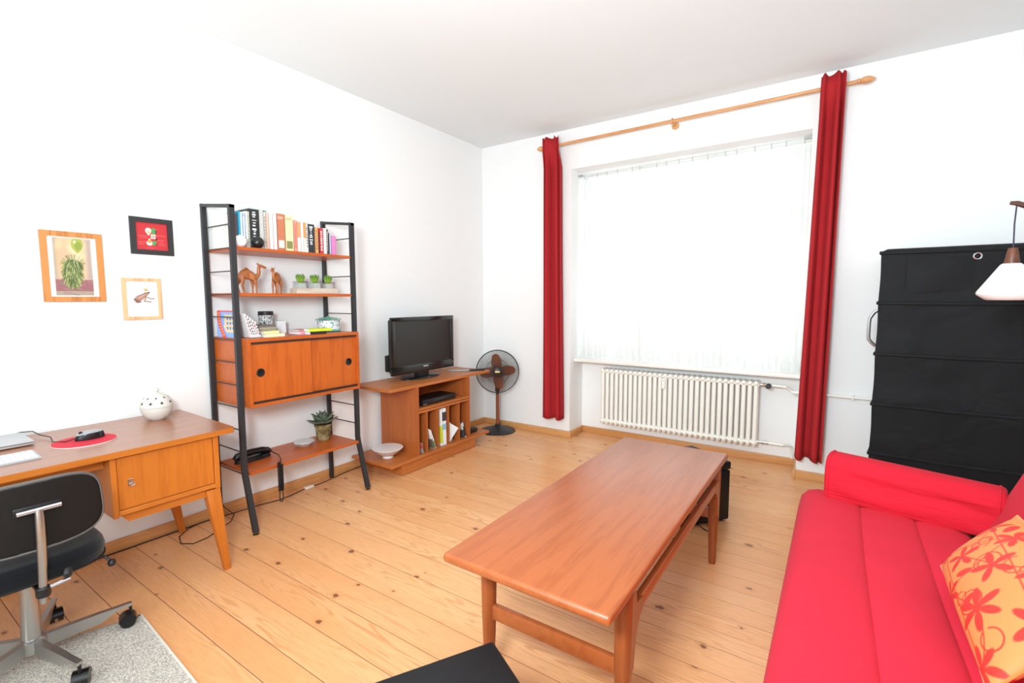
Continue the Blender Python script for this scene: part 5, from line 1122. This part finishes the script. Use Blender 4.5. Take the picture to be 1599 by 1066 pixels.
m_.tube([(0.412, -2.668, 0.19), (0.412, -2.671, 0.15), (0.412, -2.666, 0.125), (0.412, -2.659, 0.118), (0.412, -2.652, 0.125), (0.412, -2.648, 0.15), (0.412, -2.650, 0.19)], 0.0035, 6)
part(t, 'coiled_cord', m_, CORD_BLACK, 'coiled black cord hanging over the shelf edge')
# octagonal glass ashtray
t = thing('ashtray', 'eight-sided pale glass ashtray on the lowest shelf', 'ashtray', (0.165, -2.335, ZB))
AG = plain('dcdedb', 0.12, var=0.05, trans=0.25)
part(t, 'dish', MB().lathe([(0.045, 0.0), (0.074, 0.026), (0.074, 0.031), (0.056, 0.031), (0.040, 0.012), (0.0, 0.010)], (0.165, -2.335, ZB), 8), AG, angle=20)
part(t, 'rim', MB().lathe([(0.0745, 0.028), (0.0745, 0.0322), (0.056, 0.0322)], (0.165, -2.335, ZB), 8), plain('eceeec', 0.1, trans=0.2), angle=20)
# agave in a mossy pot
px, py = 0.15, -2.165
m, nt, b = new_mat('mossy_clay'); tc = N(nt, 'ShaderNodeTexCoord'); vz = N(nt, 'ShaderNodeTexNoise'); vz.inputs['Scale'].default_value = 22; vz.inputs['Detail'].default_value = 6; nt.links.new(tc.outputs['Object'], vz.inputs['Vector'])
rp_ = N(nt, 'ShaderNodeValToRGB'); e_ = rp_.color_ramp.elements; e_[0].position = 0.33; e_[0].color = lin('4a4030'); e_[1].position = 0.70; e_[1].color = lin('b3a07c'); x_ = e_.new(0.5); x_.color = lin('82703f'); nt.links.new(vz.outputs['Fac'], rp_.inputs[0]); nt.links.new(rp_.outputs[0], b.inputs['Base Color']); b.inputs['Roughness'].default_value = 0.9
bp = N(nt, 'ShaderNodeBump'); bp.inputs['Strength'].default_value = 0.6; bp.inputs['Distance'].default_value = 0.006; nt.links.new(vz.outputs['Fac'], bp.inputs['Height']); nt.links.new(bp.outputs['Normal'], b.inputs['Normal'])
t = thing('potted_agave', 'spiky agave in a weathered clay pot on the lowest shelf', 'potted plant', (px, py, ZB))
part(t, 'pot', MB().lathe([(0.045, 0.0), (0.047, 0.004), (0.058, 0.098), (0.063, 0.100), (0.064, 0.116), (0.058, 0.118), (0.055, 0.104), (0.0, 0.104)], (px, py, ZB), 28), m)
part(t, 'soil', MB().lathe([(0.0, 0.112), (0.052, 0.108), (0.054, 0.104)][::-1], (px, py, ZB), 20), plain('5a4636', 0.95, var=0.3, scale=120, bump=0.5))
AGV = plain('5d6b57', 0.55, var=0.25, scale=35)
def agave_leaf(u, v):
    w = 0.023 * (0.55 + 0.9 * math.sin(PI * min(1, 0.15 + 0.8 * v)) ** 1.0) * (1 - v ** 5) * 0.9
    return (0.012 + 0.098 * v, (u - 0.5) * 2 * w * (0.6 if v < 0.05 else 1), 0.10 * (u - 0.5) ** 2 * 4 * 0.1 + 0.05 * v * v * 0.3)
lm = MB().grid(agave_leaf, 6, 10); spike = MB().tube([(0.108, 0, 0.0155), (0.120, 0, 0.020)], [0.0016, 0.0003], 5); lm.add(spike.v, spike.f, 1)
lme = lm.mesh('leaf', [AGV, plain('3a2a20', 0.5)], (0, 0, 0), 60, False)
rs = random.Random(5); k = 0
for ringn, (cnt, el, sc) in enumerate(((8, 0.22, 1.0), (8, 0.62, 1.0), (6, 1.0, 0.92), (4, 1.32, 0.8))):
    for i in range(cnt):
        o = bpy.data.objects.new('leaf', lme); COL.objects.link(o); o.parent = t
        a = 2 * PI * (i + 0.5 * (ringn % 2)) / cnt + rs.uniform(-0.12, 0.12)
        o.rotation_euler = (0, -(el + rs.uniform(-0.08, 0.08)), a); o.location = (0, 0, 0.112); o.scale = (sc,) * 3
        sm = o.modifiers.new('thickness', 'SOLIDIFY'); sm.thickness = 0.004

# ------------------------------------------------------------------ on the desk
ZD = 0.7405
t = thing('ceramic_pot', 'round white ceramic pot with star cut-outs on the desk', 'pot', (0.185, -3.222, ZD))
CER = plain('dedad2', 0.35, var=0.03)
part(t, 'bowl', MB().lathe([(0.034, 0.0), (0.038, 0.004), (0.058, 0.018), (0.074, 0.05), (0.077, 0.072), (0.0, 0.072)], (0.185, -3.222, ZD), 36), CER)
lidp = part(t, 'lid', MB().lathe([(0.0775, 0.073), (0.0785, 0.077), (0.075, 0.092), (0.062, 0.118), (0.040, 0.138), (0.014, 0.147), (0.010, 0.152), (0.016, 0.160), (0.014, 0.170), (0.006, 0.176), (0.0, 0.177)], (0.185, -3.222, ZD), 36), CER)
m_ = MB(); prof_r = lambda z: np.interp(z, [0.077, 0.092, 0.118, 0.138], [0.0785, 0.075, 0.062, 0.040])
for ring_, (zc, s_, cnt) in enumerate(((0.098, 0.011, 9), (0.124, 0.007, 9))):
    for i in range(cnt):
        a = 2 * PI * (i + 0.5 * ring_) / cnt
        def SP(da, dz): z = zc + dz; r = prof_r(z) + 0.0006; aa = a + da / prof_r(zc); return (0.185 + r * math.cos(aa), -3.222 + r * math.sin(aa), ZD + z)
        V = [SP((s_ if j % 2 == 0 else s_ * 0.45) * math.cos(2 * PI * j / 8), (s_ if j % 2 == 0 else s_ * 0.45) * math.sin(2 * PI * j / 8) * 0.9) for j in range(8)]
        m_.add([SP(0, 0)] + V, [(0, j + 1, (j + 1) % 8 + 1) for j in range(8)])
part(lidp, 'star_holes', m_, plain('3f3c38', 0.9), 'dark star-shaped holes', fix=False)
# laptop, keyboard, mouse
t = thing('laptop', 'closed silver laptop at the left end of the desk', 'laptop', (0.16, -3.90, ZD))
ALU = plain('c9cacb', 0.35, metal=0.6, var=0.02)
part(t, 'base', MB().box(0.03, 0.275, -4.09, -3.735, ZD + 0.003, ZD + 0.012, 0.003, 2), ALU)
part(t, 'lid', MB().box(0.03, 0.275, -4.09, -3.735, ZD + 0.0135, ZD + 0.0205, 0.003, 2), ALU)
for x in (0.05, 0.255):
    for y in (-4.07, -3.755): part(t, 'foot', MB().lathe([(0.008, 0.0), (0.008, 0.003)], (x, y, ZD), 10), BLACK_PLASTIC)
t = thing('keyboard', 'slim white computer keyboard at the front left of the desk', 'keyboard', (0.49, -3.92, ZD))
part(t, 'case', MB().prism([(0.432, ZD + 0.014), (0.557, ZD + 0.005), (0.557, ZD), (0.432, ZD)], -4.06, -3.772, 'y'), plain('b4b6b8', 0.4))
key = None
for r in range(5):
    for c in range(14):
        x = 0.444 + r * 0.0226; y = -3.788 - c * 0.0197; z = ZD + 0.0132 - (x - 0.432) * 0.072
        if key is None:
            key = bpy.data.objects.new('key_cap', MB().box(-0.0098, 0.0098, -0.0086, 0.0086, 0, 0.003, 0.001).mesh('key_cap', plain('f6f6f6', 0.45))); COL.objects.link(key); key.parent = t; kk = key
        else: kk = share(key, t)
        kk.location = (x - 0.49, y + 3.92, z - ZD); kk.rotation_euler = (0, 0.072, 0)
t = thing('mouse_pad', 'round red mouse pad with white rim on the desk', 'mouse pad', (0.395, -3.59, ZD))
part(t, 'base', MB().lathe([(0.118, 0.0), (0.118, 0.003), (0.0, 0.003)], (0.395, -3.59, ZD), 48), plain('efefec', 0.7))
part(t, 'top_sheet', MB().lathe([(0.1165, 0.003), (0.1165, 0.0045), (0.0, 0.0045)], (0.395, -3.59, ZD), 48), plain('d8253a', 0.75))
t = thing('computer_mouse', 'black and silver computer mouse on the red pad', 'mouse', (0.375, -3.565, ZD + 0.0048))
def mouse(top):
    def fn(u, v):
        a = 2 * PI * u; cx, sy = math.cos(a), math.sin(a); q = v
        if not top:
            r = 1 - 0.10 * q ** 2; z = 0.030 * q * (1 - 0.30 * (sy * 0.5 + 0.5) * 0) * (1.0 - 0.28 * max(0, -sy) ** 2)
        else:
            r = 0.9 * math.cos(PI / 2 * q); z = 0.030 * (1.0 - 0.28 * max(0, -sy) ** 2 * r) + 0.009 * math.sin(PI / 2 * q)
        return (0.375 + 0.031 * r * cx, -3.565 + 0.056 * r * sy, ZD + 0.0048 + z)
    return fn
bb = MB().grid(mouse(False), 40, 5, wrap_u=True)
part(t, 'body', bb, plain('141417', 0.25), angle=60, fix=True)
part(t, 'top_shell', MB().grid(mouse(True), 40, 8, wrap_u=True), plain('a9adb2', 0.3, metal=0.4), angle=60)
part(t, 'wheel', MB().lathe([(0.007, -0.003), (0.008, 0.0), (0.007, 0.003)], (0.375, -3.598, ZD + 0.0375), 14, 'x'), BLACK_PLASTIC)
part(t, 'cable', MB().tube([(0.375, -3.62, ZD + 0.016), (0.36, -3.65, ZD + 0.007), (0.30, -3.68, ZD + 0.004), (0.22, -3.67, ZD + 0.012), (0.14, -3.69, ZD + 0.014), (0.06, -3.70, ZD + 0.022), (0.015, -3.735, ZD + 0.018), (0.008, -3.80, ZD - 0.0)], 0.0022, 6), CORD_BLACK)

# ------------------------------------------------------------------ television and things on its stand
ZT = 0.7055
tv = thing('television', 'black flat-screen television on the teak stand', 'television', (0.25, -1.19, ZT))
TY0, TY1, TZ0, TZ1, TX = -1.582, -0.818, 0.762, 1.249, 0.268
TVB = plain('161616', 0.22, coat=0.3)
part(tv, 'bezel', MB().box(TX - 0.03, TX, TY0, TY1, TZ1 - 0.036, TZ1, 0.004, 2).box(TX - 0.03, TX, TY0, TY1, TZ0, TZ0 + 0.075, 0.004, 2).box(TX - 0.03, TX, TY0, TY0 + 0.042, TZ0 + 0.06, TZ1 - 0.03, 0.004, 2).box(TX - 0.03, TX, TY1 - 0.042, TY1, TZ0 + 0.06, TZ1 - 0.03, 0.004, 2), TVB)
part(tv, 'screen', MB().box(TX - 0.02, TX - 0.007, TY0 + 0.038, TY1 - 0.038, TZ0 + 0.07, TZ1 - 0.032), plain('221e1b', 0.30, var=0.05, scale=3))
part(tv, 'rear_housing', MB().box(TX - 0.075, TX - 0.028, TY0 + 0.02, TY1 - 0.02, TZ0 + 0.02, TZ1 - 0.02, 0.012, 2).box(TX - 0.10, TX - 0.07, TY0 + 0.12, TY1 - 0.12, TZ0 + 0.05, TZ1 - 0.12, 0.012, 2).box(TX - 0.105, TX - 0.072, TY0 + 0.005, TY0 + 0.10, TZ0 + 0.03, TZ0 + 0.17, 0.01, 2), plain('1e1f1e', 0.55))
part(tv, 'brand_plate', MB().box(TX, TX + 0.0006, -1.225, -1.165, TZ0 + 0.045, TZ0 + 0.053), plain('c9c9c9', 0.4), 'small silver maker plate')
m_ = MB()
part(tv, 'stand_neck', MB().box(0.19, 0.235, -1.27, -1.12, ZT + 0.01, TZ0 + 0.03, 0.008, 2), TVB)
part(tv, 'stand_foot', MB().lathe([(1.0, 0.0), (1.0, 0.006), (0.92, 0.014), (0.25, 0.022), (0.0, 0.022)], (0, 0, 0), 40).xf(Matrix.Translation((0.205, -1.20, ZT)) @ Matrix.Diagonal((0.115, 0.225, 1, 1))), TVB)
def remote(label, x, y, rz, L_, c, z):
    t = thing('remote_control', label, 'remote control', (x, y, z), 'remote controls on the stand')
    part(t, 'body', MB().box(x - 0.023, x + 0.023, y - L_ / 2, y + L_ / 2, z, z + 0.017, 0.005, 2), plain(c, 0.4))
    m_ = MB()
    for i in range(7):
        for j in (-1, 0, 1): m_.box(x + j * 0.011 - 0.003, x + j * 0.011 + 0.003, y - L_ / 2 + 0.02 + i * L_ * 0.115, y - L_ / 2 + 0.026 + i * L_ * 0.115, z + 0.0165, z + 0.0185)
    part(t, 'buttons', m_, plain('55565a', 0.5)); t.rotation_euler = (0, 0, rz)
remote('silver remote control on the stand next to the television', 0.27, -0.745, -0.95, 0.20, '9a9894', ZT)
remote('black remote control at the right end of the television stand', 0.385, -0.615, -0.6, 0.16, '26262a', ZT)
sb = thing('set_top_box', 'flat black set-top box in the open compartment of the stand', 'set-top box', (0.36, -1.22, 0.5045))
part(sb, 'case', MB().box(0.26, 0.448, -1.43, -1.005, 0.509, 0.556, 0.004, 2), plain('161617', 0.4))
part(sb, 'front_lights', MB().box(0.4478, 0.4488, -1.285, -1.275, 0.535, 0.539).box(0.4478, 0.4488, -1.25, -1.243, 0.535, 0.539).box(0.4478, 0.4488, -1.225, -1.218, 0.535, 0.539).box(0.4478, 0.4488, -1.195, -1.188, 0.535, 0.539).box(0.4478, 0.4488, -1.165, -1.158, 0.535, 0.539).box(0.4478, 0.4488, -1.42, -1.375, 0.517, 0.521), plain('9a9da2', 0.5))
for x in (0.28, 0.43):
    for y in (-1.41, -1.025): part(sb, 'foot', MB().lathe([(0.01, 0.0), (0.01, 0.005)], (x, y, 0.5045), 10), BLACK_PLASTIC)
part(sb, 'cable', MB().tube([(0.262, -1.36, 0.53), (0.20, -1.38, 0.55), (0.14, -1.40, 0.57), (0.06, -1.42, 0.56), (0.03, -1.43, 0.55)], 0.003, 6), CORD_BLACK)
# blue and white bowl
m, nt, b = new_mat('blue_glazed_lines'); tc = N(nt, 'ShaderNodeTexCoord'); gr = N(nt, 'ShaderNodeTexGradient', gradient_type='RADIAL'); nt.links.new(tc.outputs['Object'], gr.inputs[0])
mu = N(nt, 'ShaderNodeMath', operation='MULTIPLY'); mu.inputs[1].default_value = 2 * PI * 44; nt.links.new(gr.outputs['Fac'], mu.inputs[0]); sn = N(nt, 'ShaderNodeMath', operation='SINE'); nt.links.new(mu.outputs[0], sn.inputs[0])
mr = N(nt, 'ShaderNodeMapRange'); mr.inputs['From Min'].default_value = -0.3; mr.inputs['From Max'].default_value = 0.8; nt.links.new(sn.outputs[0], mr.inputs[0]); mx = N(nt, 'ShaderNodeMix', data_type='RGBA'); mx.inputs['A'].default_value = lin('e6eaee'); mx.inputs['B'].default_value = lin('8fa9c6'); nt.links.new(mr.outputs[0], mx.inputs['Factor']); nt.links.new(mx.outputs['Result'], b.inputs['Base Color']); b.inputs['Roughness'].default_value = 0.25
bx, by, bz = 0.30, -1.685, 0.1185
t = thing('bowl', 'blue and white striped bowl on the base of the television stand', 'bowl', (bx, by, bz))
part(t, 'inside', MB().lathe([(0.121, 0.0805), (0.117, 0.0765), (0.075, 0.040), (0.035, 0.022), (0.0, 0.020)], (bx, by, bz), 40), m, fix=False)
part(t, 'outside', MB().lathe([(0.0, 0.004), (0.040, 0.0), (0.044, 0.0), (0.042, 0.016), (0.078, 0.036), (0.123, 0.077), (0.1235, 0.0805), (0.121, 0.0806)], (bx, by, bz), 40), plain('e9e7e6', 0.3), fix=False)
# printed matter in the slots of the stand
ZK = 0.1185
def slot_mag(name, label, y, th, x0, x1, hh, lean, c, bands, cat='magazine'):
    t = thing(name, label, cat, (x1, y, ZK), 'magazines in the stand')
    M_ = Matrix.Translation((0, y, ZK + 0.0006)) @ Matrix.Rotation(lean, 4, 'X')
    part(t, 'sheets', MB().box(x0, x1, 0, th, 0.001, hh, 0.0008).xf(M_), plain(c, 0.6))
    for z0, z1, bc in bands:
        part(t, 'cover_print', MB().box(x1 - 0.001, x1 + 0.0005, -0.0003, th + 0.0003, z0 * hh, z1 * hh).box(x0 + 0.01, x1, -0.0006, 0.0, z0 * hh, z1 * hh).xf(M_), plain(bc, 0.6, var=0.3, scale=70))
slot_mag('booklet', 'small grey and red booklet in the leftmost slot of the stand', -1.462, 0.012, 0.25, 0.474, 0.085, 0.12, 'a09c98', [(0.5, 0.95, 'c8524a')], 'booklet')
slot_mag('magazine', 'white magazine with printed foot leaning in the second slot', -1.318, 0.011, 0.25, 0.466, 0.195, 0.34, 'f0efee', [(0.03, 0.5, '6f6c58')])
slot_mag('magazine', 'second white magazine leaning against the first in the second slot', -1.298, 0.011, 0.25, 0.470, 0.185, 0.38, 'eae8e4', [(0.05, 0.42, '8a8c62')])
slot_mag('magazine', 'white and lime magazine standing in the middle slot', -1.228, 0.022, 0.22, 0.468, 0.325, 0.02, 'efefec', [(0.08, 0.55, 'd3dd3a')])
slot_mag('magazine', 'tall white magazine with black and blue print in the middle slot', -1.196, 0.036, 0.22, 0.470, 0.33, 0.02, 'f0f1f2', [(0.66, 0.9, '3a3a40'), (0.42, 0.58, '8fc3d8')])
t = thing('paper_sheets', 'loose white sheets sticking out of the fourth slot', 'paper', (0.42, -1.07, ZK))
for i in range(3):
    part(t, 'sheet', MB().add([(0.2, -1.122 + 0.012 * i, ZK + 0.002), (0.46 - 0.01 * i, -1.115 + 0.03 * i, ZK + 0.002), (0.475 - 0.01 * i, -1.004 - 0.015 * i, ZK + 0.115), (0.45, -1.122 + 0.01 * i, ZK + 0.195), (0.2, -1.122 + 0.01 * i, ZK + 0.195)], [(0, 1, 4), (1, 2, 3, 4)]), WHITE_PAPER, fix=False)
slot_mag('magazine', 'dark grey magazine leaning in the rightmost slot of the stand', -0.915, 0.010, 0.25, 0.468, 0.165, 0.26, '4a4a4c', [(0.5, 0.9, 'd8d8d8')])
slot_mag('magazine', 'black and white magazine beside the dark grey one in the rightmost slot', -0.897, 0.009, 0.25, 0.471, 0.155, 0.30, 'e2e2e0', [(0.1, 0.75, '333236')])
# power adaptor on the base and its lead
t = thing('power_adaptor', 'black power adaptor on the right end of the stand base', 'adaptor', (0.40, -0.72, 0.1185))
part(t, 'block', MB().box(0.37, 0.43, -0.775, -0.665, 0.1185, 0.158, 0.006, 2), BLACK_PLASTIC)
part(t, 'lead', MB().tube([(0.40, -0.775, 0.14), (0.41, -0.80, 0.20), (0.415, -0.815, 0.30), (0.41, -0.81, 0.40), (0.40, -0.82, 0.44)], 0.004, 6), CORD_BLACK)
part(t, 'lead_plug', MB().tube([(0.40, -0.82, 0.435), (0.395, -0.822, 0.50)], [0.012, 0.010], 10), BLACK_PLASTIC)
single('thin_wire', 'thin white wire hanging from the wall behind the stand', 'wire', MB().tube([(0.03, -0.62, 0.40), (0.06, -0.61, 0.28), (0.12, -0.60, 0.17), (0.12, -0.53, 0.04), (0.05, -0.40, 0.0035), (0.06, -0.30, 0.003)], 0.002, 5), plain('e9e6df', 0.5), (0.05, -0.5, 0.0))

# ------------------------------------------------------------------ cables on the floor
t = thing('floor_cable', 'thin black cable running along the left baseboard past the shelves', 'cable', (0.05, -2.4, 0.0))
part(t, 'cord', MB().tube([(0.03, -4.2, 0.003), (0.032, -3.4, 0.003), (0.035, -2.95, 0.004), (0.055, -2.80, 0.003), (0.07, -2.65, 0.003), (0.11, -2.50, 0.003), (0.10, -2.40, 0.003), (0.075, -2.28, 0.003), (0.08, -2.16, 0.003), (0.07, -2.08, 0.003), (0.045, -1.95, 0.003), (0.03, -1.85, 0.003), (0.028, -1.6, 0.003)], 0.0032, 6), CORD_BLACK)
part(t, 'connector', MB().box(0.062, 0.094, -2.29, -2.22, 0.0, 0.016, 0.004, 2), plain('efe6d8', 0.5), 'white plastic connector')
single('loop_cable', 'thin black cable looping over the floor below the desk corner', 'cable', MB().tube([(0.03, -2.86, 0.10), (0.04, -2.83, 0.05), (0.09, -2.80, 0.008), (0.17, -2.86, 0.003), (0.22, -2.95, 0.003), (0.27, -3.04, 0.003), (0.28, -3.12, 0.003), (0.22, -3.16, 0.003), (0.12, -3.13, 0.003), (0.05, -3.05, 0.003), (0.03, -2.98, 0.003)], 0.0028, 6), CORD_BLACK, (0.15, -3.0, 0.0))
